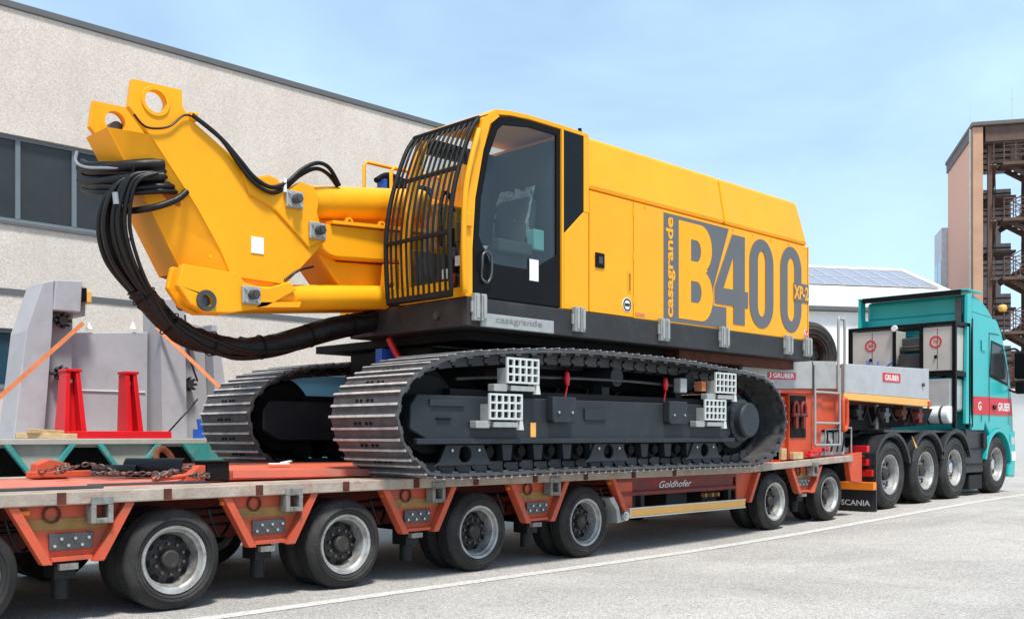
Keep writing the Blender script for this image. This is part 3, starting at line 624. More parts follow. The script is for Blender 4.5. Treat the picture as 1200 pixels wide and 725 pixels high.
# ------------------------------------------------------------------ teal tractor truck
tk = thing('tractor_truck', 'turquoise four-axle tractor truck coupled to the orange trailer', 'truck', (17.3, 7.95, .16))
YN, YF = 6.92, 9.0
for x, mm in ((15.12, WD), (16.43, WD), (17.57, WF), (19.49, WF)):
    z = gz(x)+.527; drive = mm is WD
    put_wheel(tk, mm, x, YN+.15, z); put_wheel(tk, mm, x, YF-.15, z, True)
    if drive: put_wheel(tk, mm, x, YN+.48, z); put_wheel(tk, mm, x, YF-.48, z, True)
    MB().cyl((x, YN+.3, z), (x, YF-.3, z), .09, n=12).lathe([(0, -.2), (.16, -.17), (.2, 0), (.16, .17), (0, .2)], (x, 7.95, z), n=16).build('axle', 'chassis', tk)
MB().box(14.5, 20.1, 7.5, 7.6, .78, 1.08).box(14.5, 20.1, 8.3, 8.4, .78, 1.08).box(14.5, 14.6, 7.6, 8.3, .8, 1.05).build('chassis_frame', 'chassis', tk)
MB().box(14.3, 17.9, 7.35, 8.6, 1.22, 1.28).prism([(15.0, 1.28), (16.3, 1.28), (16.1, 1.40), (15.2, 1.40)], 7.4, 8.5).box(15.0, 18.2, 6.98, 7.34, 1.30, 1.335).build('catwalk', 'dark_steel', tk)
# arched fenders
def fender(xc, zc, r, y0, y1, a0, a1, th=.05, name='fender', mat='fender'):
    N = 18; o = []; i_ = []
    for k in range(N+1):
        a = radians(a0+(a1-a0)*k/N); o.append((xc+(r+th)*cos(a), zc+(r+th)*sin(a))); i_.append((xc+r*cos(a), zc+r*sin(a)))
    mb = MB()
    for k in range(N): mb.prism([o[k], o[k+1], i_[k+1], i_[k]], y0, y1)
    return mb
for x in (15.12, 16.43, 17.57):
    zc = gz(x)+.527
    f = fender(x, zc, .575, YN-.005, YN+.62, 18, 162).build('fender', 'fender', tk, smooth=40)
    fender(x, zc, .600, YN-.03, YN-.006, 15, 165, .055).build('fender_lip', 'fender', f, smooth=40)
MB().prism([(15.80, 1.20), (15.76, 1.24), (15.90, 1.05), (15.95, 1.06)], YN-.045, YN-.032).build('reflector', 'lamp_glass', tk)
# rear end: mudflap, light bar
fl = MB().prism([(YN-.05, .12), (YN-.05, .98), (YN+.62, .98), (YN+.62, .12)], 14.50, 14.53, 'x').build('mudflap', 'fender', tk)
lettering('maker_name', 'SCANIA', 'decal_white', fl, (14.497, YN+.50, .20), (0,-1,0), (0,0,1), .46, .085, bold=.015)
lt_b = MB().box(14.40, 14.498, YN-.06, YN+.55, .44, .56).build('light_bar', 'lamp_orange', tk, bevel=.01)
MB().box(14.42, 14.498, YN+.05, YN+.4, .80, .90).build('tail_lamp', 'lamp_red', tk, bevel=.01)
MB().box(14.44, 14.498, YN-.02, YN+.42, .64, .74).build('tail_lamp', 'lamp_red', tk, bevel=.01)
MB().box(14.36, 14.44, YN+.02, YN+.32, 1.00, 1.10).box(14.38, 14.45, YN+.1, YN+.5, .93, .96).build('coupling_plate', 'red_paint', tk, bevel=.01)
MB().box(14.38, 14.46, YN+.36, YN+.52, .99, 1.07).build('licence_holder', 'decal_white', tk)
# equipment rack behind the cab
X0, X1 = 17.58, 18.22; Z0, Z1 = 1.38, 3.20
rk = MB()
for x in (X0, X1-.06):
    for y in (YN, 8.80): rk.box(x, x+.06, y, y+.06, Z0, Z1-.061)
for y in (7.50, 7.98): rk.box(X0+.001, X0+.045, y, y+.045, 2.36, Z1-.062)
rk.box(X0, X1, YN, YN+.06, Z1-.06, Z1).box(X0, X1, 8.80, 8.86, Z1-.06, Z1).box(X0, X0+.06, YN+.061, 8.799, Z1-.06, Z1).box(X1-.06, X1, YN+.061, 8.799, Z1-.06, Z1).box(X0, X0+.05, YN+.061, 8.799, 2.27, 2.34).box(X0+.06, X1-.061, YN+.005, YN+.055, 2.27, 2.34).box(X0+.051, X1-.061, YN+.061, 8.799, 2.30, 2.33)
rk = rk.build('equipment_rack', 'black_trim', tk)
def cabinet(y0, y1, z0, z1, x0, x1, num, mat):
    c = MB().box(x0, x1, y0, y1, z0, z1).build('cabinet', mat, tk, bevel=.012)
    cy, cz = (y0+y1)/2+.03, z0+(z1-z0)*.66
    MB().prism(circ(cy, cz, .105, 28), x0-.006, x0-.002, 'x', [circ(cy, cz, .078, 28)]).build('limit_sticker', 'decal_red', c)
    lettering('limit_number', num, 'decal_red', c, (x0-.003, cy+.045, cz-.028), (0,-1,0), (0,0,1), .09, .056, bold=.02)
    MB().box(x0-.02, x0-.001, cy-.02, cy+.02, cz-.28, cz-.23).build('latch', 'black_trim', c)
    MB().box(x0-.004, x0-.001, (y0+y1)/2-.004, (y0+y1)/2+.004, z0+.03, z1-.03).build('door_gap', 'dark_steel', c)
    return c
cabinet(8.03, 8.79, 2.36, 3.12, X0+.02, X1-.08, '80', 'cream_box'); cabinet(YN+.065, 7.49, 2.36, 3.12, X0+.02, X1-.065, '70', 'cream_box')
MB().box(X0+.1, X1-.1, 7.56, 7.97, 2.34, 2.68).box(X0+.25, X1-.1, 7.56, 7.97, 2.74, 2.98).box(X0+.16, X0+.2, 7.58, 7.96, 2.80, 2.83).build('winch_box', 'cab_dark', tk, bevel=.02)
MB().lathe([(0, -.03), (.05, -.03), (.06, 0), (.05, .03), (0, .03)], (X0-.02, 7.98, 3.14), n=14, axis='x').build('work_lamp', 'white_tank', tk, smooth=60)
tkb = MB().box(X0+.02, X1-.02, YN+.07, 7.46, 1.66, 2.24).build('silver_tank', 'silver', tk, bevel=.05)
tb = MB().cyl((X0-.03, 6.98, 1.60), (X0-.03, 7.46, 1.60), .15, n=28).build('air_tank', 'white_tank', tk, smooth=40, bevel=.02)
MB().lathe([(.152, -.02), (.158, -.02), (.158, .02), (.152, .02)], (X0-.03, 7.12, 1.60), n=28).lathe([(.152, -.02), (.158, -.02), (.158, .02), (.152, .02)], (X0-.03, 7.34, 1.60), n=28).build('tank_band', 'dark_steel', tb)
MB().cyl((X0+.2, 7.2, 2.25), (X0+.2, 7.2, 2.29), .05, n=12).build('tank_cap', 'black_trim', tkb)
MB().tube([(X0, 8.5, 2.6), (X0-.1, 8.4, 2.45), (X0-.08, 8.2, 2.42), (X0-.05, 8.0, 2.55)], .015, 6, 5).tube([(X0, 8.3, 2.6), (X0-.1, 8.2, 2.38), (X0-.06, 8.0, 2.4)], .012, 6, 5).build('air_line', 'blue_plastic', tk, smooth=60)
# cab
CX0, CX1 = 18.30, 20.30; YC = 8.92
side = [(CX0, 1.34), (18.86, 1.34), (18.90, 1.48)] + [(19.49+.63*cos(radians(a)), .73+.63*sin(radians(a))+.02) for a in range(125, 10, -12)] + [(20.14, .62), (20.28, .62), (20.31, 1.3), (20.26, 1.75), (20.12, 2.30), (19.92, 2.78), (19.68, 3.16), (19.45, 3.36), (CX0, 3.40)]
cab = MB().prism(side, YN, YC).build('cab', 'teal', tk, bevel=.045)
# roof fairing with side wings
MB().prism([(18.34, 3.36), (19.52, 3.32), (19.42, 3.42), (19.22, 3.54), (18.95, 3.65), (18.65, 3.72), (18.34, 3.75)], YN+.04, YC-.04).build('roof_fairing', 'teal', tk, bevel=.08)
MB().prism([(18.02, 1.45), (18.29, 1.45), (18.29, 3.74), (18.10, 3.70)], YN, YN+.05).build('side_fairing', 'teal', tk, bevel=.01)
MB().prism([(18.02, 1.45), (18.29, 1.45), (18.29, 3.80), (18.10, 3.76)], YC-.05, YC).build('side_fairing', 'teal', tk, bevel=.01)
MB().box(18.08, 18.75, YN-.01, YC+.01, 3.765, 3.80).build('roof_spoiler', 'teal', tk, bevel=.012)
MB().box(18.05, 18.08, YN+.1, YC-.1, 3.70, 3.79).build('spoiler_edge', 'black_trim', tk)
MB().box(18.16, 18.24, 7.05, 7.17, 3.22, 3.68).build('exhaust_stack', 'dark_steel', tk, bevel=.02)
# cab side details (near side)
for y, s_ in ((YN, -1), (YC, 1)):
    ya = y-.008 if s_ < 0 else y+.001
    wn_ = MB().prism([(19.14, 2.36), (19.96, 2.22), (19.98, 2.36), (19.72, 2.86), (19.22, 2.92)], ya, ya+.007).build('side_window', 'win_dark', cab)
    MB().prism([(19.10, 2.31), (20.01, 2.17), (20.03, 2.37), (19.75, 2.91), (19.18, 2.97)], ya+.002, ya+.0065, 'y', [[(19.14, 2.36), (19.96, 2.22), (19.98, 2.36), (19.72, 2.86), (19.22, 2.92)]]).build('window_seal', 'black_trim', cab)
st = MB().prism([(18.34, 1.62), (20.24, 1.62), (20.18, 1.94), (18.34, 1.94)], YN-.008, YN-.003).build('red_stripe', 'decal_red', cab)
lettering('haulier_name', 'GRUBER', 'decal_white', st, (19.50, YN-.009, 1.70), (1,0,0), (0,0,1), .60, .15, bold=.02)
lettering('haulier_mark', 'G', 'decal_white', st, (18.55, YN-.009, 1.70), (1,0,0), (0,0,1), .14, .15, bold=.02)
MB().prism([(19.70, 3.18), (20.02, 3.02), (20.06, 3.09), (19.66, 3.27)], YN+.05, YC-.05).build('sun_visor', 'black_trim', cab, bevel=.01)
MB().prism([(18.295, 1.40), (18.33, 1.40), (18.33, 3.30), (18.295, 3.30)], YN-.006, YN-.001).build('fairing_gap', 'black_trim', cab)
MB().prism([(18.75, 1.02), (18.92, 1.02), (18.92, 1.30), (18.75, 1.30)], YN-.03, YN+.02).build('fuel_cap_panel', 'chassis', cab, bevel=.01)
MB().box(20.14, 20.30, YN-.024, YN-.019, 1.08, 1.22).build('fog_lamp', 'glass_lamp', cab)
MB().box(18.7, 18.9, YN-.02, YN-.009, 2.75, 2.95).build('side_vent', 'teal', cab, bevel=.006)
dr = MB()
for x0, x1, z0, z1 in ((19.065, 19.085, 1.5, 3.1), (20.03, 20.045, 1.45, 2.2), (19.086, 19.55, 3.085, 3.10), (18.70, 18.72, 1.5, 1.65)): dr.box(x0, x1, YN-.010, YN-.0095, z0, z1)
dr.build('door_gaps', 'black_trim', cab)['kind'] = 'stuff'
MB().box(19.24, 19.38, YN-.03, YN-.011, 1.72, 1.80).build('door_handle', 'black_trim', cab, bevel=.006)
mr = MB().box(20.02, 20.18, YN-.34, YN-.10, 2.30, 2.80).box(20.0, 20.16, YN-.32, YN-.12, 2.02, 2.27).build('mirror', 'black_trim', cab, bevel=.04)
for q in ([(19.86, YN+.02, 2.82), (20.05, YN-.12, 2.86), (20.1, YN-.2, 2.75)], [(20.08, YN+.02, 2.12), (20.1, YN-.10, 2.06), (20.1, YN-.2, 2.12)]): MB().tube(q, .02, 8, 4).build('mirror_arm', 'black_trim', cab, smooth=60)
fender(19.49, gz(19.49)+.52, .60, YN-.035, YN+.5, 5, 170, .06).build('front_arch', 'teal', cab, smooth=40)
MB().prism([(20.02, .5), (20.33, .46), (20.37, .9), (20.35, 1.35), (20.1, 1.3), (20.12, .8)], YN-.02, YC+.02).build('bumper', 'teal', cab, bevel=.03)
MB().box(20.12, 20.34, YN-.026, YN-.0205, .78, .95).build('headlamp', 'decal_white', cab)
MB().prism([(18.02, .60), (18.86, .60), (18.86, 1.32), (18.10, 1.36)], YN+.02, YN+.5).build('side_skirt', 'fender', tk, bevel=.02)
MB().box(18.05, 18.84, YN-.005, YN+.019, .72, .76).box(18.05, 18.84, YN-.005, YN+.019, 1.0, 1.03).build('skirt_groove', 'black_trim', tk)
MB().box(18.3, 18.9, YN+.05, YN+.4, .30, .56).build('step_box', 'chassis', tk, bevel=.02)
MB().tube([(18.26, YN+.02, 1.5), (18.24, YN-.02, 2.2), (18.26, YN+.02, 3.3)], .02, 6, 4).build('grab_rail', 'black_trim', cab)

# ------------------------------------------------------------------ yellow crawler machine
rg = thing('crawler_drilling_rig', 'yellow crawler drilling rig base machine with dark tracks on the trailer', 'drilling rig', (8.2, 8.11, .885))
TRK = [(5.72, .885), (7.2, .885), (8.7, .885), (10.3, .885), (10.62, .89), (10.98, .97), (11.22, 1.17), (11.30, 1.45), (11.19, 1.72), (10.93, 1.91), (10.6, 1.985), (9.9, 2.03), (9.2, 2.07), (8.37, 2.085), (7.6, 2.085), (7.0, 2.065), (6.4, 2.02), (5.88, 1.96), (5.52, 1.85), (5.26, 1.66), (5.17, 1.43), (5.24, 1.17), (5.42, .985)]
path = catmull([Vector((x, 0, z)) for x, z in TRK], 12, True)
cum = [0.]
for i in range(len(path)): cum.append(cum[-1]+(path[(i+1) % len(path)]-path[i]).length)
PER = cum[-1]
def at_len(s):
    s %= PER
    for i in range(len(path)):
        if cum[i+1] >= s:
            t = (s-cum[i])/(cum[i+1]-cum[i]); return path[i].lerp(path[(i+1) % len(path)], t)
NS = 66; PIT = PER/NS
SW = .92
sh = MB()
sh.slot(0).box(-PIT*.49, PIT*.49, -SW/2, SW/2, -.042, -.020)
for xg, hh in ((-PIT*.38, .024), (PIT*.10, .018)):
    sh.slot(0).hexa([(xg-.018, -SW/2, -.0199), (xg+.018, -SW/2, -.0199), (xg+.018, SW/2, -.0199), (xg-.018, SW/2, -.0199)], [(xg-.008, -SW/2, hh-.024), (xg+.008, -SW/2, hh-.024), (xg+.008, SW/2, hh-.024), (xg-.008, SW/2, hh-.024)])
    sh.slot(1).box(xg-.010, xg+.010, -SW/2, SW/2, hh-.0238, hh-.017)
for y in (-.10, -.04, .05, .11): sh.slot(2).cyl((PIT*.30, y, -.0199), (PIT*.30, y, -.008), .014, n=6)
sh.slot(3).box(-PIT*.46, PIT*.30, -.12, -.07, -.13, -.0425).box(-PIT*.46, PIT*.30, .07, .12, -.13, -.0425).cyl((PIT*.4, -.13, -.09), (PIT*.4, .13, -.09), .025, n=10)
sh.slot(3).box(-PIT*.2, PIT*.12, -SW/2+.01, -SW/2+.05, -.062, -.0425).box(-PIT*.2, PIT*.12, SW/2-.05, SW/2-.01, -.062, -.0425)
SHOE = sh.mesh('track_shoe', ['shoe', 'shoe_edge', 'black_trim', 'dark_steel'])
def step_unit(parent, x, z, y):
    w, h = .40, .215; nx, nz = 5, 3
    s_ = MB()
    for i in range(nx+1): xx = x+i*w/nx; s_.box(xx-.010, xx+.010, y-.13, y-.11, z, z+h)
    for k in range(nz+1): zz = z+k*h/nz; s_.box(x-.0095, x+w+.0095, y-.129, y-.111, zz-.009, zz+.009)
    o = s_.build('step', 'step_white', parent)
    MB().box(x-.010, x+.006, y-.109, y, z-.02, z+h*.6).build('step_side', 'galv', o)
    MB().box(x+w-.006, x+w+.010, y-.109, y, z-.02, z+h*.6).build('step_side', 'galv', o)
    MB().prism([(x-.15, z-.085), (x+.01, z-.085), (x+.03, z-.02), (x-.15, z-.02)], y-.11, y-.02).build('step_bracket', 'galv', o, bevel=.008)
    MB().box(x+.05, x+w-.04, y-.12, y-.06, z-.075, z-.03).build('step_tread', 'galv', o)
    MB().prism([(x+w-.03, z-.10), (x+w+.03, z-.10), (x+w+.012, z-.011), (x+w-.02, z-.011)], y-.125, y-.08).build('step_end', 'step_white', o)
    return o
for yc, s_ in ((6.96, 1), (9.26, -1)):
    yo = yc - s_*.46                      # outer edge plane
    def yy(a, b): return (min(yo+s_*a, yo+s_*b), max(yo+s_*a, yo+s_*b))
    tr = MB()
    y0, y1 = yy(.12, .80)
    tr.prism([(5.62, 1.20), (10.15, 1.20), (10.30, 1.30), (10.30, 1.58), (10.1, 1.60), (5.5, 1.60), (5.42, 1.50), (5.42, 1.30)], y0, y1)
    frm = tr.build('track', 'slate', rg, bevel=.015)
    y0, y1 = yy(.07, .119); MB().box(5.45, 10.25, y0, y1, 1.175, 1.225).build('frame_ledge', 'slate', frm, bevel=.008)
    y0, y1 = yy(.16, .76); MB().box(5.9, 10.0, y0, y1, 1.605, 1.66).build('frame_top', 'under_dark', frm)
    y0, y1 = yy(.10, .1195); MB().box(5.70, 5.86, y0, y1, 1.385, 1.40).build('frame_slot', 'black_trim', frm)
    for i in range(11):
        x = 5.98+i*.41; a, b = yy(.22, .70)
        MB().lathe([(0, a-yc), (.09, a-yc), (.105, a-yc+.03), (.105, a-yc+.12), (.085, a-yc+.14), (.085, b-yc-.14), (.105, b-yc-.12), (.105, b-yc-.03), (.09, b-yc), (0, b-yc)], (x, yc, 1.105), n=20).build('track_roller', 'under_dark', frm, smooth=40)
        a, b = yy(.17, .219); MB().cyl((x, a, 1.105), (x, b, 1.105), .05, n=12).build('roller_cap', 'under_dark', frm)
    for x in (6.05, 8.02, 9.72):
        a, b = yy(.13, .165); g_ = MB().prism([(x-.36, .985), (x+.36, .985), (x+.30, 1.02), (x+.22, 1.17), (x-.22, 1.17), (x-.30, 1.02)], a, b, 'y', [circ(x, 1.085, .075, 16)]).build('roller_guard', 'slate', frm, bevel=.006)
        a, b = yy(.118, .1295); MB().cyl((x-.16, a, 1.12), (x-.16, b, 1.12), .014, n=6).cyl((x+.16, a, 1.12), (x+.16, b, 1.12), .014, n=6).build('guard_bolts', 'steel', g_)['kind'] = 'stuff'
    for x in (6.9, 8.3, 9.6):
        a, b = yy(.25, .68); MB().cyl((x, a, 1.86), (x, b, 1.86), .10, n=18).box(x-.06, x+.06, (a+b)/2-.06, (a+b)/2+.06, 1.66, 1.78).build('carrier_roller', 'slate', frm)
    a, b = yy(.22, .70); cy = (a+b)/2
    MB().lathe([(0, -.2), (.34, -.2), (.36, -.06), (.44, -.06), (.46, 0), (.44, .06), (.36, .06), (.34, .2), (0, .2)], (5.74, cy, 1.43), n=36).build('idler', 'under_dark', frm, smooth=40)
    sp_ = []
    for i in range(42):
        r_ = .475 if i % 2 else .40
        sp_ += [(10.74+r_*cos(2*pi*(i-.25)/42), 1.43+r_*sin(2*pi*(i-.25)/42)), (10.74+r_*cos(2*pi*(i+.25)/42), 1.43+r_*sin(2*pi*(i+.25)/42))]
    spk = MB().prism(sp_, cy-.04, cy+.04).build('sprocket', 'under_dark', frm)
    a, b = yy(-.02, .40); lo = min(a, b)-cy
    base = [(0, 0), (.185, 0), (.205, .02), (.205, .10), (.25, .12), (.25, .22), (.33, .24), (.33, .40), (0, .40)]
    hubp = base if s_ > 0 else [(r_, .42-d_) for r_, d_ in base]
    hb = MB().lathe(hubp, (10.44, a, 1.43), n=40).build('final_drive', 'slate', frm, smooth=35)
    bt = MB()
    for i in range(16):
        q = 2*pi*i/16; ya, yb = yy(.085, .0995); bt.cyl((10.44+.228*cos(q), ya, 1.43+.228*sin(q)), (10.44+.228*cos(q), yb, 1.43+.228*sin(q)), .012, n=6)
    bt.build('drive_bolts', 'dark_steel', hb)['kind'] = 'stuff'
    for x0 in (7.08, 8.92):
        a, b = yy(.03, .119); bx_ = MB().prism([(x0+.02, 1.37), (x0+.31, 1.37), (x0+.33, 1.40), (x0+.33, 1.62), (x0, 1.62), (x0, 1.40)], a, b).build('frame_box', 'slate', frm, bevel=.012)
        a2, b2 = yy(.012, .0295); MB().cyl((x0+.07, a2, 1.47), (x0+.07, b2, 1.47), .013, n=8).cyl((x0+.26, a2, 1.47), (x0+.26, b2, 1.47), .013, n=8).build('box_bolt', 'steel', bx_)
    if s_ > 0:
        for x0, z0 in ((6.45, 1.73), (6.23, 1.40), (9.76, 1.74), (9.55, 1.43)): step_unit(frm, x0, z0, yo+.13)
        MB().box(6.86, 6.93, yo+.112, yo+.1195, 1.235, 1.37).build('warning_sticker', 'amber', frm)
        for x in (7.42, 9.02): MB().lathe([(0, .08), (.022, .065), (.032, 0), (.022, -.06), (0, -.075)], (x, yo+.16, 1.80), n=12, axis='z').bar((x, yo+.16, 1.725), (x-.03, yo+.16, 1.62), .012, .012).build('lock_pin', 'red_paint', frm, smooth=60)
        MB().box(9.62, 9.70, yo+.1, yo+.2, 1.75, 1.86).build('warning_sticker', 'strap_orange', frm)
        MB().box(9.22, 9.34, yo+.1, yo+.2, 1.72, 1.88).build('junction_block', 'galv', frm, bevel=.01)
        MB().tube([(6.0, yo+.2, 1.75), (6.9, yo+.2, 1.80), (8.2, yo+.2, 1.82), (9.2, yo+.2, 1.80)], .014, 6, 6).build('hydraulic_line', 'dark_steel', frm)
    for i in range(10):
        x = 6.18+i*.41; a, b = yy(.15, .24); MB().prism([(x-.05, 1.02), (x+.05, 1.02), (x+.07, 1.17), (x-.07, 1.17)], a, b).build('roller_bracket', 'slate', frm, bevel=.006)
    a, b = yy(.10, .119); MB().box(7.62, 7.95, a, b, 1.40, 1.52).build('cover_plate', 'slate', frm, bevel=.006)
    a, b = yy(.10, .119); MB().box(5.62, 6.02, a, b, 1.50, 1.56).build('cover_plate', 'slate', frm, bevel=.006)
    off = random.uniform(0, PIT)
    for i in range(NS):
        c = at_len(off+i*PIT); d = at_len(off+i*PIT+.06)-at_len(off+i*PIT-.06)
        # path runs clockwise seen from -Y: outward normal is to the right of travel
        ang = atan2(-d.z, d.x)
        link('track_shoe', SHOE, frm, loc=(c.x, yc, c.z), rot=(0, ang+pi, 0))
MB().box(6.6, 9.8, 7.45, 8.77, 1.15, 1.75).prism([(6.9, 1.75), (9.5, 1.75), (9.1, 1.95), (7.3, 1.95)], 7.35, 8.87).box(6.9, 7.5, 7.2, 9.0, 1.2, 1.68).box(8.9, 9.5, 7.2, 9.0, 1.2, 1.68).build('car_body', 'under_dark', rg, bevel=.02)
MB().box(6.35, 7.35, 7.45, 8.75, 1.70, 2.10).build('gap_blocker_front', 'under_dark', rg, bevel=.02)  # added dark box, blocks the pale view between platform and tracks
MB().box(9.05, 10.4, 7.45, 8.75, 1.60, 2.08).build('gap_blocker_rear', 'under_dark', rg, bevel=.02)  # second added blocker, keeps the rear gap under the platform dark
for k in range(5): MB().tube([(7.0+k*.5, 7.42, 1.62), (7.15+k*.5, 7.38, 1.80+.04*(k % 2)), (7.5+k*.45, 7.40, 1.85), (7.8+k*.4, 7.45, 2.05)], .028, 8, 5).build('hydraulic_hose', 'rubber_hose', rg, smooth=60)
MB().lathe([(0, 1.95), (.78, 1.95), (.78, 2.06), (.72, 2.07), (.72, 2.13), (.80, 2.14), (.80, 2.24), (0, 2.24)], (8.2, 8.11, 0), n=48, axis='z').build('slew_ring', 'dark_steel', rg, smooth=35)
# platform
pf = MB().prism([(6.05, 6.60), (12.07, 6.60), (12.07, 9.62), (7.7, 9.62), (7.7, 8.34), (6.05, 8.34)], 2.21, 2.468, 'z').build('platform', 'skirt', rg, bevel=.012)
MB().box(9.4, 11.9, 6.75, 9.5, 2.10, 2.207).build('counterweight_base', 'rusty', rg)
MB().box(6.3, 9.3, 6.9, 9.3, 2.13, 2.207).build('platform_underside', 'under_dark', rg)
sp2 = MB().box(6.19, 7.13, 6.565, 6.598, 2.215, 2.335).build('step_plate', 'galv', pf, bevel=.006)
lettering('maker_name', 'casagrande', 'galv_text', sp2, (6.36, 6.564, 2.245), (1,0,0), (0,0,1), .6, .075, bold=.01)
for x in (6.09, 7.42, 8.80, 9.95, 11.38, 11.86):
    sk = MB()
    for k in range(2): sk.box(x+k*.085, x+k*.085+.06, 6.545, 6.598, 2.26, 2.50).box(x+k*.085+.012, x+k*.085+.048, 6.53, 6.5445, 2.28, 2.48)
    sk.box(x-.012, x+.157, 6.57, 6.597, 2.33, 2.43).build('railing_socket', 'galv', pf, bevel=.006)
MB().box(6.038, 6.048, 8.02, 8.14, 2.30, 2.45).build('front_lamp', 'black_trim', pf)
MB().cyl((6.02, 7.0, 2.33), (6.05, 7.0, 2.33), .035, n=12).build('tow_eye', 'dark_steel', pf)
# engine house
hs = MB().box(7.36, 12.02, 6.645, 9.58, 2.469, 3.66).build('engine_house', 'seam', rg)
def panel(name, x0, x1, z0, z1, mat='yellow', y0=6.62, y1=6.644, bev=.006): return MB().box(x0, x1, y0, y1, z0, z1).build(name, mat, hs, bevel=bev)
MB().prism([(7.335, 2.475), (7.695, 2.475), (7.695, 3.452), (7.62, 3.452), (7.335, 3.20)], 6.62, 6.644).build('pillar_panel', 'yellow', hs, bevel=.006)
dr1 = panel('engine_door', 7.712, 8.405, 2.478, 3.684)
pn2 = panel('side_panel', 8.418, 12.04, 2.472, 3.684)
MB().box(7.30, 7.34, 6.645, 9.58, 2.47, 4.15).box(12.022, 12.055, 6.62, 9.60, 2.472, 3.684).box(7.4, 12.02, 9.582, 9.605, 2.472, 3.684).build('rear_panel', 'yellow', hs)
MB().box(7.79, 7.93, 6.605, 6.619, 2.93, 3.08).build('door_latch', 'black_trim', dr1, bevel=.008)
for z in (2.62, 3.08, 3.54): MB().cyl((8.405, 6.616, z), (8.405, 6.616, z+.07), .008, n=8).build('hinge', 'yellow', dr1, smooth=50)
hb_ = MB()
for x in [8.6+.42*i for i in range(9)]: hb_.cyl((x, 6.612, 3.655), (x, 6.6195, 3.655), .010, n=8)
hb_.build('panel_bolts', 'yellow_rail', pn2)['kind'] = 'stuff'
MB().box(7.83, 7.89, 6.598, 6.6045, 2.97, 3.04).build('latch_handle', 'dark_steel', dr1)
MB().prism(circ(8.30, 2.60, .075, 24), 6.615, 6.6195).build('warning_sticker', 'decal_white', dr1)
MB().prism(circ(8.30, 2.60, .066, 24), 6.612, 6.6145, 'y', [circ(8.30, 2.60, .05, 24)]).box(8.26, 8.34, 6.612, 6.6145, 2.585, 2.615).build('sticker_print', 'decal_black', dr1)
MB().box(8.31, 8.36, 6.615, 6.6195, 2.73, 2.95).build('warning_sticker', 'letter_yellow', dr1)
lettering('sticker_print', 'DANGER', 'decal_black', dr1, (8.355, 6.614, 2.75), (0,0,1), (-1,0,0), .18, .03)
MB().box(8.44, 8.60, 6.616, 6.6195, 2.50, 2.535).build('warning_sticker', 'strap_orange', pn2)
MB().prism(circ(11.98, 2.56, .05, 20), 6.614, 6.6195).build('warning_sticker', 'decal_white', pn2)
MB().prism(circ(11.98, 2.56, .046, 20), 6.611, 6.6135, 'y', [circ(11.98, 2.56, .034, 20)]).box(11.968, 11.992, 6.611, 6.6135, 2.535, 2.585).build('sticker_print', 'decal_red', pn2)
# hood: slightly inclined top cover in two sections
def hood(x0, x1, xr0, xr1):
    b_ = [(x0, 6.62, 3.697), (x1, 6.62, 3.697), (x1, 9.60, 3.697), (x0, 9.60, 3.697)]
    t_ = [(xr0, 6.72, 4.262), (xr1, 6.72, 4.262), (xr1, 9.50, 4.262), (xr0, 9.50, 4.262)]
    return MB().hexa(b_, t_).build('hood', 'yellow', hs, bevel=.045)
hood(7.705, 10.13, 7.705, 10.135); hood(10.138, 12.05, 10.143, 11.92)
MB().box(7.36, 7.69, 6.66, 9.5, 3.67, 4.16).build('hood_front', 'yellow', hs, bevel=.02)
MB().cyl((7.70, 6.74, 4.25), (7.70, 6.74, 4.32), .025, .018, n=10).build('hood_catch', 'black_trim', hs)
# livery
YG = 6.6185
lp = MB().prism([(8.93, 2.49), (10.14, 2.49), (10.14, 2.735), (9.875, 2.735), (9.875, 2.94), (10.19, 3.655), (8.93, 3.655)], YG-.002, YG).build('livery_panel', 'logo_grey', pn2)
def arc(cx, cz, rx, rz, a0, a1, n=12): return [(cx+rx*cos(radians(a0+(a1-a0)*i/n)), cz+rz*sin(radians(a0+(a1-a0)*i/n))) for i in range(n+1)]
Bo = [(9.20, 2.535), (9.62, 2.535)] + arc(9.64, 2.82, .22, .285, -88, 70) + [(9.76, 3.115)] + arc(9.62, 3.35, .22, .262, -60, 90) + [(9.20, 3.612)]
Bh1 = [(9.43, 2.73), (9.55, 2.73)] + arc(9.55, 2.85, .085, .12, -80, 80, 8) + [(9.55, 2.97), (9.43, 2.97)]
Bh2 = [(9.43, 3.19), (9.54, 3.19)] + arc(9.54, 3.31, .085, .12, -80, 80, 8) + [(9.54, 3.43), (9.43, 3.43)]
MB().prism(Bo, YG-.005, YG-.003, 'y', [Bh1, Bh2]).build('letter', 'letter_yellow', lp)
MB().prism([(9.90, 2.955), (10.26, 3.60), (10.53, 3.60), (10.53, 2.955), (10.60, 2.955), (10.60, 2.765), (10.53, 2.765), (10.53, 2.555), (10.285, 2.555), (10.285, 2.765), (9.90, 2.765)], YG-.005, YG-.003, 'y', [[(10.075, 2.955), (10.285, 2.955), (10.285, 3.35)]]).build('numeral', 'logo_grey', lp)
for cx, hw in ((10.905, .272), (11.60, .258)):
    iw = .085
    o_ = arc(cx, 3.34, hw, .29, 0, 180)+arc(cx, 2.84, hw, .29, 180, 360)
    h_ = arc(cx, 3.36, iw, .13, 0, 180)+arc(cx, 2.82, iw, .13, 180, 360)
    MB().prism(o_, YG-.005, YG-.003, 'y', [h_]).build('numeral', 'logo_grey', lp)
lettering('maker_name', 'casagrande', 'letter_yellow', lp, (9.135, YG-.003, 2.53), (0,0,1), (-1,0,0), 1.09, .17, bold=.03)
xb = MB().box(11.665, 12.038, YG-.008, YG-.006, 2.955, 3.19).build('model_block', 'logo_grey', lp)
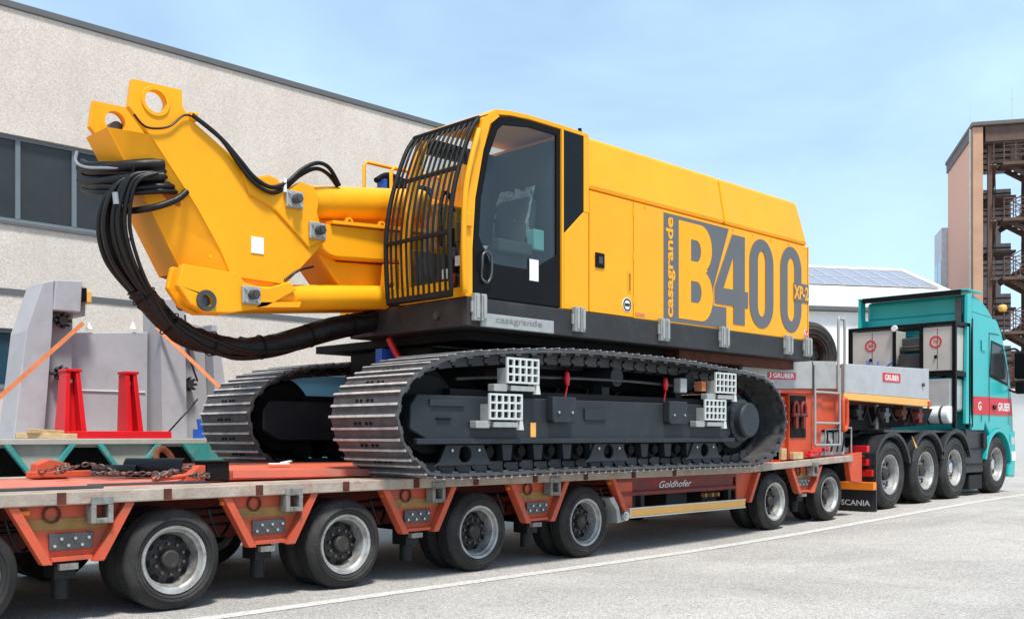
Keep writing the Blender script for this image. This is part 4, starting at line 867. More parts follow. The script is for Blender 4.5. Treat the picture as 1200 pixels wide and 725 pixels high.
lettering('model_code', 'XP-2', 'letter_yellow', xb, (11.66, YG-.009, 2.985), (1,0,0), (0,0,1), .365, .175, bold=.035)
# cab
cb = MB().box(6.12, 7.30, 6.66, 7.50, 2.469, 2.53).box(7.24, 7.30, 6.70, 7.50, 2.531, 4.10).build('cab', 'cab_dark', rg)
APIL = [(6.04, 2.475), (6.04, 2.9), (6.075, 3.35), (6.175, 3.83), (6.26, 4.08), (6.40, 4.185)]
AIN = [(6.125, 2.475), (6.125, 2.9), (6.16, 3.35), (6.26, 3.80), (6.345, 4.05), (6.46, 4.14)]
def strip_prism(o_, i_, y0, y1):
    mb = MB()
    for k in range(len(o_)-1): mb.prism([o_[k], o_[k+1], i_[k+1], i_[k]], y0, y1)
    return mb
strip_prism(APIL, AIN, 6.62, 6.69).build('cab_pillar', 'yellow', cb)
strip_prism(APIL, AIN, 7.47, 7.54).build('cab_pillar', 'yellow', cb)
ro = [(6.30, 4.125), (6.42, 4.20), (6.62, 4.228), (6.85, 4.243), (7.30, 4.248), (7.705, 4.240), (7.705, 4.205), (7.3, 4.205), (6.85, 4.20), (6.62, 4.185), (6.44, 4.155)]
MB().prism(ro, 6.625, 7.54).build('cab_roof', 'yellow', cb, bevel=.02)
MB().box(7.625, 7.70, 6.62, 6.70, 3.456, 4.203).build('rear_post', 'yellow', cb)
MB().box(7.296, 7.322, 6.615, 6.66, 2.475, 4.203).build('door_post', 'yellow', cb)
# door: black frame, lower black panel, glass
DO = [(6.145, 2.485), (7.288, 2.485), (7.288, 4.195), (6.85, 4.19), (6.62, 4.175), (6.48, 4.145), (6.40, 4.07), (6.28, 3.79), (6.18, 3.35), (6.145, 2.9)]
DH = [(6.215, 3.02), (6.24, 3.35), (6.335, 3.76), (6.45, 4.02), (6.52, 4.08), (6.86, 4.13), (7.235, 4.135), (7.235, 2.98), (6.9, 2.80), (6.36, 2.80)]
do = MB().prism(DO, 6.63, 6.655, 'y', [DH]).build('cab_door', 'black_trim', cb, bevel=.004)
MB().prism(DH, 6.641, 6.646).build('door_glass', 'glass_cab', do)
MB().prism([(6.86, 2.70), (6.98, 2.70), (6.98, 2.90), (6.86, 2.90)], 6.626, 6.6295).build('door_label', 'decal_white', do)
MB().tube([(6.24, 6.625, 2.66), (6.225, 6.60, 2.76), (6.235, 6.60, 2.86), (6.30, 6.60, 2.89), (6.34, 6.60, 2.84), (6.34, 6.60, 2.70), (6.30, 6.60, 2.62), (6.26, 6.60, 2.62)], .012, 8, 3, True).build('door_handle', 'dark_steel', do, smooth=60)
qw = MB().prism([(7.326, 3.205), (7.622, 3.457), (7.622, 4.20), (7.326, 4.203)], 6.626, 6.645).build('quarter_window', 'quarter_glass', cb)
# windscreen and guard
WS = [(6.10, 2.56), (6.09, 2.9), (6.12, 3.35), (6.215, 3.83), (6.30, 4.06)]
vs = []; 
for x, z in WS: vs += [(x, 6.69, z), (x, 7.47, z)]
MB().add(vs, [(2*i, 2*i+1, 2*i+3, 2*i+2) for i in range(len(WS)-1)]).build('windscreen', 'glass_clear', cb)
MB().prism([(6.05, 2.475), (6.10, 2.475), (6.10, 2.56), (6.05, 2.56)], 6.69, 7.47).build('windscreen_sill', 'yellow', cb)
GP = [(5.905, 2.475), (5.885, 2.81), (5.885, 3.11), (5.945, 3.45), (6.045, 3.745), (6.135, 3.95), (6.23, 4.085)]
gpath = catmull([Vector((x, 0, z)) for x, z in GP], 4)
gd0 = MB().tube([(p.x, 6.65, p.z) for p in gpath]+[(p.x, 7.54, p.z) for p in reversed(gpath)], .022, 8, 0, True)
gg = gd0.build('windscreen_guard', 'black_bar', cb, smooth=60)
for k in range(11):
    y = 6.65+.89*(k+1)/12
    MB().tube([(p.x, y, p.z) for p in gpath], .0115, 6).build('guard_bar', 'black_bar', gg, smooth=60)
for z in (2.50, 3.02, 3.60, 4.05):
    x = [p.x for p in gpath if p.z >= z][0]
    MB().box(x-.014, x+.014, 6.65, 7.54, z-.016, z+.016).build('guard_crossbar', 'black_bar', gg)
MB().box(5.91, 5.925, 6.67, 7.52, 2.515, 2.60).build('guard_strip', 'yellow', gg)
MB().tube([(6.02, 6.60, 2.5), (6.0, 6.585, 2.58), (5.985, 6.58, 3.0), (6.01, 6.58, 3.4), (6.09, 6.58, 3.72), (6.19, 6.60, 3.96)], .026, 8, 4).build('grab_rail', 'yellow_rail', cb, smooth=60)
MB().box(6.02, 6.10, 6.585, 6.64, 3.08, 3.20).build('rail_clamp', 'yellow_rail', cb, bevel=.01)
# interior
MB().box(6.2, 7.22, 7.48, 7.53, 2.54, 3.0).box(6.9, 7.22, 7.48, 7.53, 3.0, 4.1).box(6.3, 7.22, 7.48, 7.53, 3.95, 4.1).build('cab_wall', 'cab_dark', cb)
MB().prism([(6.28, 3.0), (6.9, 3.0), (6.9, 3.95), (6.38, 3.95)], 7.50, 7.506).build('far_window', 'glass_clear', cb)
se = MB().box(6.62, 7.08, 6.85, 7.32, 2.82, 2.98).prism([(6.98, 2.98), (7.14, 2.98), (7.22, 3.55), (7.10, 3.58)], 6.86, 7.31).box(6.66, 7.05, 6.95, 7.2, 2.53, 2.82).build('seat', 'cab_dark', cb, bevel=.04)
sw_ = MB()
rr = random.Random(3); G = 14; vs = []
for i in range(G+1):
    for j in range(G+1):
        u, w = i/G, j/G
        if u < .45: x, z = 6.58+.48*(u/.45), 3.0
        else: x, z = 7.03+.14*((u-.45)/.55), 3.0+.66*((u-.45)/.55)
        vs.append((x+rr.uniform(-.03, .02)-.02, 6.83+.51*w, z+rr.uniform(-.02, .03)))
sw_.add(vs, [(i*(G+1)+j, i*(G+1)+j+1, (i+1)*(G+1)+j+1, (i+1)*(G+1)+j) for i in range(G) for j in range(G)])
sw_.build('plastic_cover', 'plastic_wrap', se)
MB().box(6.55, 7.0, 6.72, 6.83, 2.95, 3.07).box(6.55, 7.0, 7.34, 7.45, 2.95, 3.07).build('armrest', 'cab_dark', cb, bevel=.02)
for y in (6.77, 7.39): MB().cyl((6.6, y, 3.07), (6.57, y, 3.25), .02, .028, n=10).build('joystick', 'black_trim', cb)
MB().box(6.28, 6.42, 6.80, 7.0, 2.85, 3.02).box(6.30, 6.34, 6.82, 7.05, 3.03, 3.22).build('control_console', 'dark_steel', cb, bevel=.01)
MB().box(7.02, 7.16, 6.72, 6.82, 3.02, 3.22).build('display_back', 'screen_teal', cb, bevel=.01)
for y, z, c in ((6.9, 2.62, 'decal_red'), (7.0, 2.68, 'decal_white'), (6.82, 2.78, 'decal_white')):
    MB().box(6.16, 6.17, y, y+.07, z, z+.09).build('paper_tag', c, cb)
for i in range(4): MB().box(6.2, 6.5, 6.85+i*.15, 6.93+i*.15, 2.56, 2.70+.04*(i % 2)).build('pedal', 'dark_steel', cb)
MB().tube([(6.40, 7.35, 3.05), (6.38, 7.35, 3.35), (6.42, 7.35, 3.55), (6.50, 7.35, 3.55), (6.55, 7.35, 3.4)], .02, 6, 4).build('grab_handle', 'black_trim', cb, smooth=60)
# ---- boom
bm_ = MB()
BP = [(3.52, 4.02), (3.93, 4.03), (3.935, 3.90), (4.0, 3.815), (4.42, 3.56), (4.62, 3.455), (4.72, 3.49), (4.80, 3.475), (4.91, 3.40), (5.05, 3.49), (5.18, 3.47), (5.25, 3.38), (5.22, 3.24), (5.31, 3.0), (4.90, 2.57), (4.37, 2.58), (4.27, 2.79), (4.06, 3.11), (3.69, 3.58), (3.49, 3.80)]
hole = circ(3.705, 3.885, .088, 28)
for y0, y1 in ((7.69, 7.75), (8.42, 8.48)): bm_.prism(BP, y0, y1, 'y', [hole])
boom = bm_.build('boom', 'yellow_boom', rg, bevel=.012)
for y in (7.684, 8.486): MB().lathe([(.089, -.006), (.115, -.006), (.12, .0), (.12, .012), (.089, .012)], (3.705, y, 3.885), n=32).build('pin_boss', 'yellow_boom', boom, smooth=30)
MB().cyl((3.75, 8.49, 3.86), (3.75, 8.62, 3.86), .055, n=16).build('stop_pin', 'dark_steel', boom, smooth=40)
E_ = [(3.66, 3.62), (4.06, 3.11), (4.27, 2.79), (4.37, 2.58)]; N_ = [(3.40, 3.66), (3.63, 3.27), (3.76, 3.06), (4.02, 2.60)]
vs = []
for (ex, ez), (nx, nz) in zip(E_, N_): vs += [(ex, 7.695, ez), (nx, 7.88, nz), (nx, 8.28, nz), (ex, 8.475, ez)]
fs = []
for i in range(3):
    for k in range(3): fs.append((4*i+k, 4*i+k+1, 4*i+k+5, 4*i+k+4))
MB().add(vs, fs).build('nose_plate', 'yellow_boom', boom)
nA, nB = Vector((3.86, 7.785, 3.185)), Vector((4.06, 7.695, 3.11))
ux = (Vector((4.06, 7.695, 3.11))-Vector((3.63, 7.88, 3.27))).normalized(); uz = (Vector((3.66, 7.695, 3.62))-Vector((4.06, 7.695, 3.11))).normalized()
nn = ux.cross(uz).normalized(); nn = nn if nn.y < 0 else -nn
cN = Vector((3.63, 7.88, 3.27)).lerp(Vector((4.06, 7.695, 3.11)), .56)+uz*.05+nn*.006
pts_ = [cN+ux*(.085*cos(2*pi*i/24))+uz*(.14*sin(2*pi*i/24)) for i in range(24)]
MB().add([tuple(q) for q in pts_]+[tuple(q-nn*.004) for q in pts_], [tuple(range(24)), tuple(range(47, 23, -1))]+[(i, (i+1) % 24, 24+(i+1) % 24, 24+i) for i in range(24)]).build('port_shade_plate', 'port_shade_orange', boom)  # flat plate coloured darker in place of a shaded cutout
MB().add([(4.0, 7.75, 3.80), (4.62, 7.75, 3.44), (4.62, 8.42, 3.44), (4.0, 8.42, 3.80), (3.62, 7.75, 3.62), (3.62, 8.42, 3.62)], [(0, 1, 2, 3), (0, 3, 5, 4)]).build('back_plate', 'yellow_boom', boom)
MB().box(3.99, 4.06, 7.66, 7.76, 3.80, 3.87).build('hose_clamp', 'yellow_boom', boom, bevel=.01)
# doubler plate with a raised edge round the pins
MB().prism([(4.44, 3.535), (4.53, 3.30), (4.79, 3.20), (5.13, 2.92), (5.295, 3.005), (5.21, 3.235), (5.235, 3.38), (5.17, 3.455), (5.05, 3.475), (4.91, 3.385), (4.79, 3.46), (4.71, 3.475), (4.62, 3.44)], 7.672, 7.689).build('doubler_plate', 'yellow_boom', boom, bevel=.005)
def bead(pts, r=.007):
    mb = MB().tube(catmull([Vector(p) for p in pts], 1), r, 6); return mb.build('weld_bead', 'yellow_boom', boom, smooth=60)
bead([(3.66, 7.694, 3.62), (4.06, 7.694, 3.11), (4.27, 7.694, 2.79), (4.37, 7.694, 2.585)])
bead([(3.40, 7.88, 3.66), (3.63, 7.88, 3.27), (3.76, 7.88, 3.06), (4.02, 7.88, 2.60)], .006)
bead([(4.44, 7.680, 3.54), (4.53, 7.680, 3.295), (4.79, 7.680, 3.195), (5.13, 7.680, 2.915), (5.30, 7.680, 3.0)])
bead([(4.0, 7.752, 3.805), (4.62, 7.752, 3.445)], .01)
for p0 in ((4.15, 2.70),): MB().box(p0[0], p0[0]+.03, 7.66, 7.688, p0[1], p0[1]+.03).build('hose_lug', 'yellow_boom', boom, bevel=.004)
MB().box(4.555, 4.675, 7.682, 7.6885, 2.80, 2.94).build('data_plate', 'decal_white', boom)
for y0, y1 in ((7.62, 7.70), (7.80, 7.86)):
    MB().prism([(3.90, 2.62), (4.40, 2.60), (4.46, 2.53), (4.66, 2.50), (4.90, 2.585), (4.97, 2.52), (4.66, 2.34), (4.33, 2.26), (4.10, 2.245), (3.97, 2.30), (3.86, 2.44)], y0, y1, 'y', [circ(4.10, 2.345, .05, 18)]).build('lower_lug', 'yellow_boom', boom, bevel=.012)
MB().cyl((4.10, 7.64, 2.345), (4.10, 8.04, 2.345), .049, n=18).lathe([(.05, 0), (.085, 0), (.085, .03), (.05, .03)], (4.10, 7.595, 2.345), n=20).build('lug_pin', 'dark_steel', boom)
MB().box(4.05, 4.9, 7.72, 7.97, 2.36, 2.60).build('lug_block', 'yellow_boom', boom, bevel=.02)
def pin(x, z, y0):
    p_ = MB().box(x-.085, x+.085, y0-.03, y0, z-.075, z+.075).build('pin_plate', 'galv', boom, bevel=.008)
    MB().cyl((x, y0-.10, z), (x, y0-.031, z), .042, n=6).lathe([(.0, -.11), (.028, -.11), (.028, -.09)], (x, y0, z), n=12).build('pin_nut', 'dark_steel', p_)
    b_ = MB()
    for dx in (-.06, .06):
        for dz in (-.05, .05): b_.cyl((x+dx, y0-.045, z+dz), (x+dx, y0-.0305, z+dz), .014, n=6)
    b_.build('pin_bolts', 'steel', p_)['kind'] = 'stuff'
pin(4.96, 3.31, 7.668); pin(5.20, 3.07, 7.668); pin(4.50, 2.425, 7.61)
for y in (7.90, 8.28):
    MB().cyl((4.96, y, 3.33), (6.6, y, 3.56), .155, n=32).build('upper_cylinder', 'yellow_boom', rg, smooth=40)
    MB().cyl((4.50, y-.12, 2.425), (6.05, y-.12, 2.57), .112, n=28).build('lower_cylinder', 'yellow_boom', rg, smooth=40)
MB().prism([(4.55, 2.33), (5.0, 2.37), (5.02, 2.42), (4.6, 2.38)], 7.62, 7.68).build('cylinder_bracket', 'yellow_boom', rg, bevel=.01)
lk = MB().prism([(5.20, 2.99), (5.38, 2.90), (5.55, 2.88), (6.6, 2.95), (6.6, 3.24), (5.42, 3.17), (5.25, 3.16)], 7.74, 8.42).build('boom_link', 'yellow_boom', rg, bevel=.02)
MB().hexa([(5.40,7.70,3.175),(6.6,7.66,3.245),(6.6,8.50,3.245),(5.40,8.46,3.175)], [(5.40,7.70,3.205),(6.6,7.66,3.275),(6.6,8.50,3.275),(5.40,8.46,3.205)]).build('link_flange', 'yellow_boom', lk)
for x in (5.62, 6.0): MB().lathe([(.02, -.012), (.04, -.012), (.04, .012), (.02, .012)], (x, 7.76, 3.23+(x-5.6)*.058), n=14).build('lifting_eye', 'yellow_boom', lk)
MB().prism([(5.28, 2.98), (5.56, 2.87), (6.6, 2.93), (6.6, 2.47), (6.05, 2.475), (5.62, 2.60)], 7.86, 8.30).build('boom_foot', 'yellow_boom', rg, bevel=.02)
MB().prism([(5.96, 2.50), (6.3, 2.50), (6.3, 2.90), (6.0, 2.88)], 7.70, 7.76, 'y', [circ(6.08, 2.68, .03, 12)]).build('foot_lug', 'yellow_boom', rg, bevel=.01)
MB().box(6.6, 7.5, 7.62, 8.6, 2.47, 3.55).build('boom_tower', 'yellow_boom', rg, bevel=.03)
# hoses
lm = MB().tube([(3.70, 8.0, 2.44), (3.80, 8.0, 2.34), (4.03, 8.02, 2.15), (4.38, 8.04, 2.04), (4.79, 8.05, 2.03), (5.23, 8.05, 2.13), (5.61, 8.0, 2.26), (6.1, 7.95, 2.36)], .092, 14, 8)
R2 = random.Random(11)
lm.v = [(x+R2.uniform(-.012, .012), y, z+R2.uniform(-.012, .012)) for x, y, z in lm.v]
lm = lm.build('hose_loom', 'loom', rg, smooth=60)
LC = catmull([Vector(q) for q in [(3.70, 8.0, 2.44), (3.80, 8.0, 2.34), (4.03, 8.02, 2.15), (4.38, 8.04, 2.04), (4.79, 8.05, 2.03), (5.23, 8.05, 2.13), (5.61, 8.0, 2.26), (6.1, 7.95, 2.36)]], 6)
for k in range(5):
    ph = R2.uniform(0, 6.28); P_ = []
    for i, q in enumerate(LC[::3]):
        a = ph+i*.28+R2.uniform(-.25, .25); P_.append((q.x+R2.uniform(-.01, .01), q.y+.094*cos(a), q.z+.094*sin(a)))
    MB().tube(P_, .019, 8, 4).build('hose', 'rubber_hose', rg, smooth=60)
for i in (4, 11, 18, 25, 32, 38):
    q = LC[i]; t = (LC[i+1]-LC[i-1]).normalized(); u_ = Vector((0, 1, 0)); w_ = t.cross(u_)
    MB().tube([q+(u_*cos(2*pi*j/16)+w_*sin(2*pi*j/16))*.108 for j in range(16)], .006, 6, 0, True).build('hose_tie', 'black_trim', rg, smooth=60)
for k in range(18):
    dy = -.17+.020*k; dx = R2.uniform(-.09, .08)
    P_ = [(3.70+dx*.3, 7.84+dy, 3.32), (3.55+dx*.5, 7.88+dy, 3.26+R2.uniform(-.03, .03)), (3.49+dx*.8, 7.92+dy, 3.10), (3.49+dx, 7.97+dy, 2.88), (3.57+dx, 8.0+dy, 2.64), (3.72+dx*.6, 8.0+dy*.7, 2.42), (3.86+dx*.2, 8.0+dy*.4, 2.28), (4.03, 8.02+dy*.3, 2.15)]
    MB().tube(P_, R2.choice((.015, .018, .022)), 8, 6).build('hose', 'rubber_hose', rg, smooth=60)
for k in range(7):
    z = 3.17+.036*k+R2.uniform(-.012, .012); o_ = R2.uniform(-.025, .03)
    MB().tube([(3.93-.2*(k/7), 7.76, z+.05), (3.78, 7.74+o_, z+.03), (3.58+o_, 7.84, z), (3.44+o_, 8.02, z+.01), (3.40, 8.22+o_, z+.04), (3.42, 8.40, z+.10)], .023, 8, 6).build('hose', 'rubber_hose', rg, smooth=60)
MB().tube([(3.56, 7.82, 3.36), (3.43, 7.96, 3.36), (3.36, 8.2, 3.40), (3.36, 8.38, 3.48), (3.40, 8.46, 3.58)], .012, 6, 6).build('hose_sleeve', 'hose_shine', rg, smooth=60)
MB().tube([(3.97, 7.69, 3.22), (3.88, 7.68, 3.14), (3.72, 7.72, 3.06), (3.56, 7.9, 3.03), (3.48, 8.1, 3.08)], .027, 8, 6).build('hose', 'rubber_hose', rg, smooth=60)
for z, r_ in ((3.37, .045), (3.27, .04)):
    MB().tube([(3.80, 7.74, z+.05), (3.62, 7.80, z+.02), (3.48, 7.95, z), (3.42, 8.15, z+.01), (3.40, 8.38, z+.06)], r_, 10, 6).build('wrapped_hose', 'rubber_hose', rg, smooth=60)
MB().tube([(3.60, 7.80, 3.42), (3.565, 7.79, 3.30), (3.60, 7.80, 3.18)], .011, 6, 4).build('hose_tie', 'black_trim', rg, smooth=60)
for k in range(4):
    MB().cyl((3.43+.03*k, 7.80+.03*k, 3.14), (3.44+.03*k, 7.80+.03*k, 3.05), .024, n=10).build('hose_fitting', 'hose_shine', rg, smooth=50)
for dz, dy in ((0, 0), (-.045, .03)):
    MB().tube([(4.0, 7.66, 3.84), (4.25, 7.65, 3.70), (4.43, 7.65, 3.55+dz), (4.56, 7.64, 3.43+dz), (4.72, 7.64, 3.375+dz), (4.89, 7.66+dy, 3.45+dz), (5.05, 7.68+dy, 3.59+dz), (5.23, 7.70+dy, 3.69+dz), (5.39, 7.74+dy, 3.68+dz), (5.54, 7.80+dy, 3.56)], .019, 8, 5).build('hose', 'rubber_hose', rg, smooth=60)
MB().box(4.85, 4.875, 7.64, 7.72, 3.36, 3.48).build('hose_tie', 'decal_white', rg)
MB().tube([(3.52, 7.67, 3.74), (3.62, 7.665, 3.66), (3.80, 7.665, 3.70), (3.93, 7.665, 3.82), (4.02, 7.67, 3.83)], .009, 6, 5).build('grease_line', 'rubber_hose', rg, smooth=60)
MB().tube([(4.88, 7.68, 2.60), (5.02, 7.68, 2.70), (5.2, 7.72, 2.76)], .012, 6, 4).build('grease_line', 'rubber_hose', rg, smooth=60)
# deck rail and gear beside the cab
dk = MB().box(6.6, 7.5, 8.36, 9.3, 2.47, 3.80).build('valve_cabinet', 'yellow', rg, bevel=.03)
MB().tube([(6.42, 8.6, 3.55), (6.42, 8.6, 4.06), (6.46, 8.6, 4.10), (7.6, 8.6, 4.10)], .02, 8).tube([(6.62, 8.4, 3.55), (6.62, 8.4, 4.0), (6.66, 8.4, 4.04), (7.6, 8.4, 4.04)], .02, 8).build('walkway_rail', 'yellow_rail', rg, smooth=60)
MB().cyl((6.75, 8.5, 3.86), (7.2, 8.5, 3.86), .09, n=16).box(6.6, 6.74, 8.42, 8.6, 3.76, 3.96).tube([(6.5, 8.5, 3.9), (6.7, 8.55, 4.0), (7.0, 8.6, 3.98)], .03, 8, 4).build('swivel_joint', 'black_trim', rg, smooth=40)
MB().box(6.56, 6.60, 8.44, 8.56, 3.80, 3.92).build('hose_cap', 'blue_plastic', rg)
# cable tidy under the platform front
MB().tube([(6.2, 7.9, 2.2), (6.25, 7.85, 2.05), (6.3, 7.75, 1.9)], .035, 8, 4).build('hose_sleeve', 'red_paint', rg, smooth=60)
MB().box(6.15, 6.3, 7.95, 8.05, 1.95, 2.1).build('hose_cap', 'blue_plastic', rg)
MB().box(6.5, 7.1, 7.5, 8.6, 1.96, 2.129).build('valve_block', 'dark_steel', rg, bevel=.01)

# ------------------------------------------------------------------ turquoise trailer parked behind
tt = thing('flatbed_trailer', 'turquoise flatbed trailer parked behind the orange one below the grey steel frame', 'trailer', (4.5, 12.5, 0))
MB().box(-3, 8.2, 11.28, 13.75, 1.12, 1.20).build('deck', 'beige_plate', tt)
MB().box(-3, 8.2, 11.18, 11.275, 1.15, 1.215).build('edge_rail', 'beige_plate', tt, bevel=.008)
for i in range(8):
    xa = -1.25+i*.975                    # arch centre
    xc = xa-.4875
    p_ = MB().prism([(xc-.34, 1.148), (xc-.12, .86), (xc+.12, .86), (xc+.34, 1.148)], 11.24, 11.27).build('arch_plate', 'beige_plate', tt)
    for q in (-1, 1): MB().prism([(xc+q*.37, 1.148), (xc+q*.12, .82), (xc+q*.07, .82), (xc+q*.30, 1.148)], 11.17, 11.238).build('arch_flange', 'teal_old', p_, bevel=.006)
    put_wheel(tt, WT, xa, 11.40, .362); put_wheel(tt, WT, xa, 13.5, .362, True)
MB().prism([(5.72, 1.148), (5.98, .82), (8.2, .82), (8.2, 1.148)], 11.17, 11.24).build('side_skirt', 'teal_old', tt, bevel=.006)
MB().box(-3, 8.1, 11.9, 12.1, .5, 1.119).box(-3, 8.1, 12.9, 13.1, .5, 1.119).build('chassis_beam', 'chassis', tt)
# grey steel frame standing on it
gf = thing('grey_steel_frame', 'grey steel mast frame with two uprights standing on the turquoise trailer', 'steel frame', (5.4, 12.6, 1.2))
def upright(pts, y0, y1, recess):
    p_ = MB().prism(pts, y0, y1).build('upright', 'steel_grey', gf, bevel=.015)
    return p_
L_ = MB().prism([(4.22, 1.205), (4.36, 2.45), (4.55, 3.04), (4.68, 3.08), (4.66, 2.55), (4.56, 1.205)], 12.30, 12.80).prism([(4.662, 2.72), (4.69, 3.08), (5.00, 3.10), (4.98, 2.72)], 12.28, 12.80).build('upright', 'steel_grey', gf, bevel=.012)
MB().prism([(4.57, 1.205), (4.665, 2.55), (4.67, 2.715), (4.98, 2.715), (4.95, 1.205)], 12.52, 12.78).build('recess_plate', 'steel_grey_inner', L_)
MB().prism([(5.00, 2.72), (5.01, 3.09), (5.12, 3.05), (5.10, 2.70)], 12.45, 12.80).build('upright_cap', 'steel_grey', L_)
cp = MB().prism([(4.96, 1.205), (4.97, 2.50), (5.97, 2.58), (5.96, 1.205)], 12.60, 12.72).build('centre_plate', 'steel_grey', gf, bevel=.01)
MB().box(5.02, 5.93, 12.585, 12.598, 1.80, 1.815).build('weld_seam', 'decal_white', cp)
for x in (5.22, 5.78): MB().lathe([(0, .1), (.02, .06), (.045, .0)], (x, 12.62, 2.54+(x-5)*.08), n=10, axis='z').build('lifting_lug', 'decal_white', cp)
R_ = MB().prism([(6.02, 1.205), (5.99, 2.98), (6.32, 3.02), (6.36, 1.205)], 12.30, 12.80).build('upright', 'steel_grey', gf, bevel=.012)
MB().prism([(6.362, 1.205), (6.33, 2.75), (6.72, 2.70), (6.80, 1.205)], 12.55, 12.78).build('recess_plate', 'steel_grey_inner', R_)
MB().prism([(6.81, 1.205), (6.73, 2.72), (6.80, 2.72), (7.05, 1.205)], 12.35, 12.78).build('side_flange', 'steel_grey', R_, bevel=.01)
def fitting(x, y, z, parent):
    mb = MB().cyl((x, y, z), (x, y-.12, z), .055, n=12)
    for i in range(8):
        a = 2*pi*i/8; mb.cyl((x+.06*cos(a), y-.02, z+.06*sin(a)), (x+.085*cos(a), y-.12, z+.085*sin(a)), .018, n=6)
    mb.cyl((x-.13, y-.05, z), (x+.02, y-.05, z), .02, n=8)
    mb.build('pin_fitting', 'dark_steel', parent, smooth=40)
fitting(4.82, 12.5, 2.62, L_); fitting(4.80, 12.5, 1.99, L_); fitting(6.46, 12.53, 2.52, R_); fitting(6.46, 12.53, 1.92, R_)
MB().box(5.0, 5.06, 12.30, 12.44, 2.86, 3.02).build('lamp_housing', 'black_trim', gf); MB().box(5.062, 5.13, 12.31, 12.43, 2.84, 3.0).build('lamp', 'lamp_glass', gf, bevel=.02)
# red stand
rs = thing('red_stand', 'bright red steel cradle standing in front of the grey frame', 'stand', (5.0, 11.75, 1.2))
MB().prism([(4.52, 11.5), (5.75, 11.5), (5.62, 11.75), (4.60, 11.75)], 1.205, 1.30, 'z').prism([(4.55, 11.76), (5.63, 11.76), (5.60, 12.2), (4.55, 12.2)], 1.205, 1.27, 'z').build('base_frame', 'red_paint', rs, bevel=.012)
for x0, x1, xt0, xt1 in ((4.60, 4.86, 4.64, 4.80), (5.34, 5.54, 5.34, 5.48)):
    p_ = MB().hexa([(x0, 11.8, 1.272), (x0+.06, 11.8, 1.272), (x0+.06, 12.1, 1.272), (x0, 12.1, 1.272)], [(xt0, 11.85, 1.98), (xt0+.05, 11.85, 1.98), (xt0+.05, 12.05, 1.98), (xt0, 12.05, 1.98)]).hexa([(x1-.06, 11.8, 1.272), (x1, 11.8, 1.272), (x1, 12.1, 1.272), (x1-.06, 12.1, 1.272)], [(xt1-.05, 11.85, 1.98), (xt1, 11.85, 1.98), (xt1, 12.05, 1.98), (xt1-.05, 12.05, 1.98)]).hexa([(x0+.061, 11.95, 1.272), (x1-.061, 11.95, 1.272), (x1-.061, 12.0, 1.272), (x0+.061, 12.0, 1.272)], [(xt0+.051, 11.95, 1.98), (xt1-.051, 11.95, 1.98), (xt1-.051, 12.0, 1.98), (xt0+.051, 12.0, 1.98)]).build('post', 'red_paint', rs, bevel=.006)
    MB().box(xt0-.01, xt1+.02, 11.84, 12.06, 1.982, 2.015).build('post_cap', 'red_paint', p_, bevel=.005)
    MB().cyl((xt0+.08, 11.93, 1.88), (xt0+.08, 11.948, 1.88), .025, n=10).build('pin', 'decal_white', p_)
# lashing straps
def ribbon(pts, w):
    mb = MB(); p = [Vector(q) for q in pts]
    for a, b in zip(p[:-1], p[1:]): mb.bar(a, b, w, .006, up=(0, 1, 0))
    return mb
tag(ribbon([(3.3, 11.3, 1.22), (5.02, 12.30, 2.60)], .05).build('lashing_strap', 'strap_orange'), 'orange lashing strap running from the left upright down to the left', 'strap', 'straps on the grey frame')
tag(ribbon([(7.0, 11.3, 1.22), (5.94, 12.30, 2.62)], .05).build('lashing_strap', 'strap_orange'), 'orange lashing strap slanting down to the right beside the dark track', 'strap', 'straps on the grey frame')
tag(MB().tube([(5.98, 12.2, 1.22), (6.2, 12.1, 1.5), (6.45, 12.2, 1.72)], .012, 6, 5).tube([(6.3, 12.25, 2.8), (6.33, 12.2, 2.3), (6.45, 12.2, 1.95)], .012, 6, 5).build('hanging_cable', 'rubber_hose', smooth=60), 'thin dark cable hanging along the right grey upright', 'cable')
tag(MB().cyl((6.38, 12.0, 1.36), (6.55, 12.0, 1.33), .04, n=10).cyl((6.38, 12.0, 1.33), (6.36, 12.0, 1.46), .03, n=10).box(6.3, 6.42, 11.96, 12.04, 1.205, 1.33).build('blue_valve', 'blue_plastic', smooth=40), 'small blue valve standing by the right grey upright', 'valve')
tag(MB().box(6.35, 6.75, 11.4, 11.6, 1.22, 1.30).box(6.4, 6.7, 11.42, 11.58, 1.302, 1.36).build('timber_block', 'wood', bevel=.008), 'pale timber blocks right of the red cradle on the turquoise trailer', 'timber', 'timber blocks')
tag(MB().bar((4.0, 11.6, 1.25), (4.6, 11.45, 1.24), .09, .06).bar((4.1, 11.5, 1.30), (4.5, 11.6, 1.28), .08, .05).build('timber_block', 'wood', bevel=.006), 'pale timber scraps left of the red cradle on the turquoise trailer', 'timber', 'timber blocks')
tag(MB().tube([(6.75, 11.5, 1.3), (6.8, 11.5, 1.5), (6.9, 11.55, 1.56), (7.0, 11.6, 1.45), (6.98, 11.6, 1.25)], .02, 8, 5).build('hose_loop', 'loom', smooth=60), 'dark hose loop standing beside the far track front', 'hose')

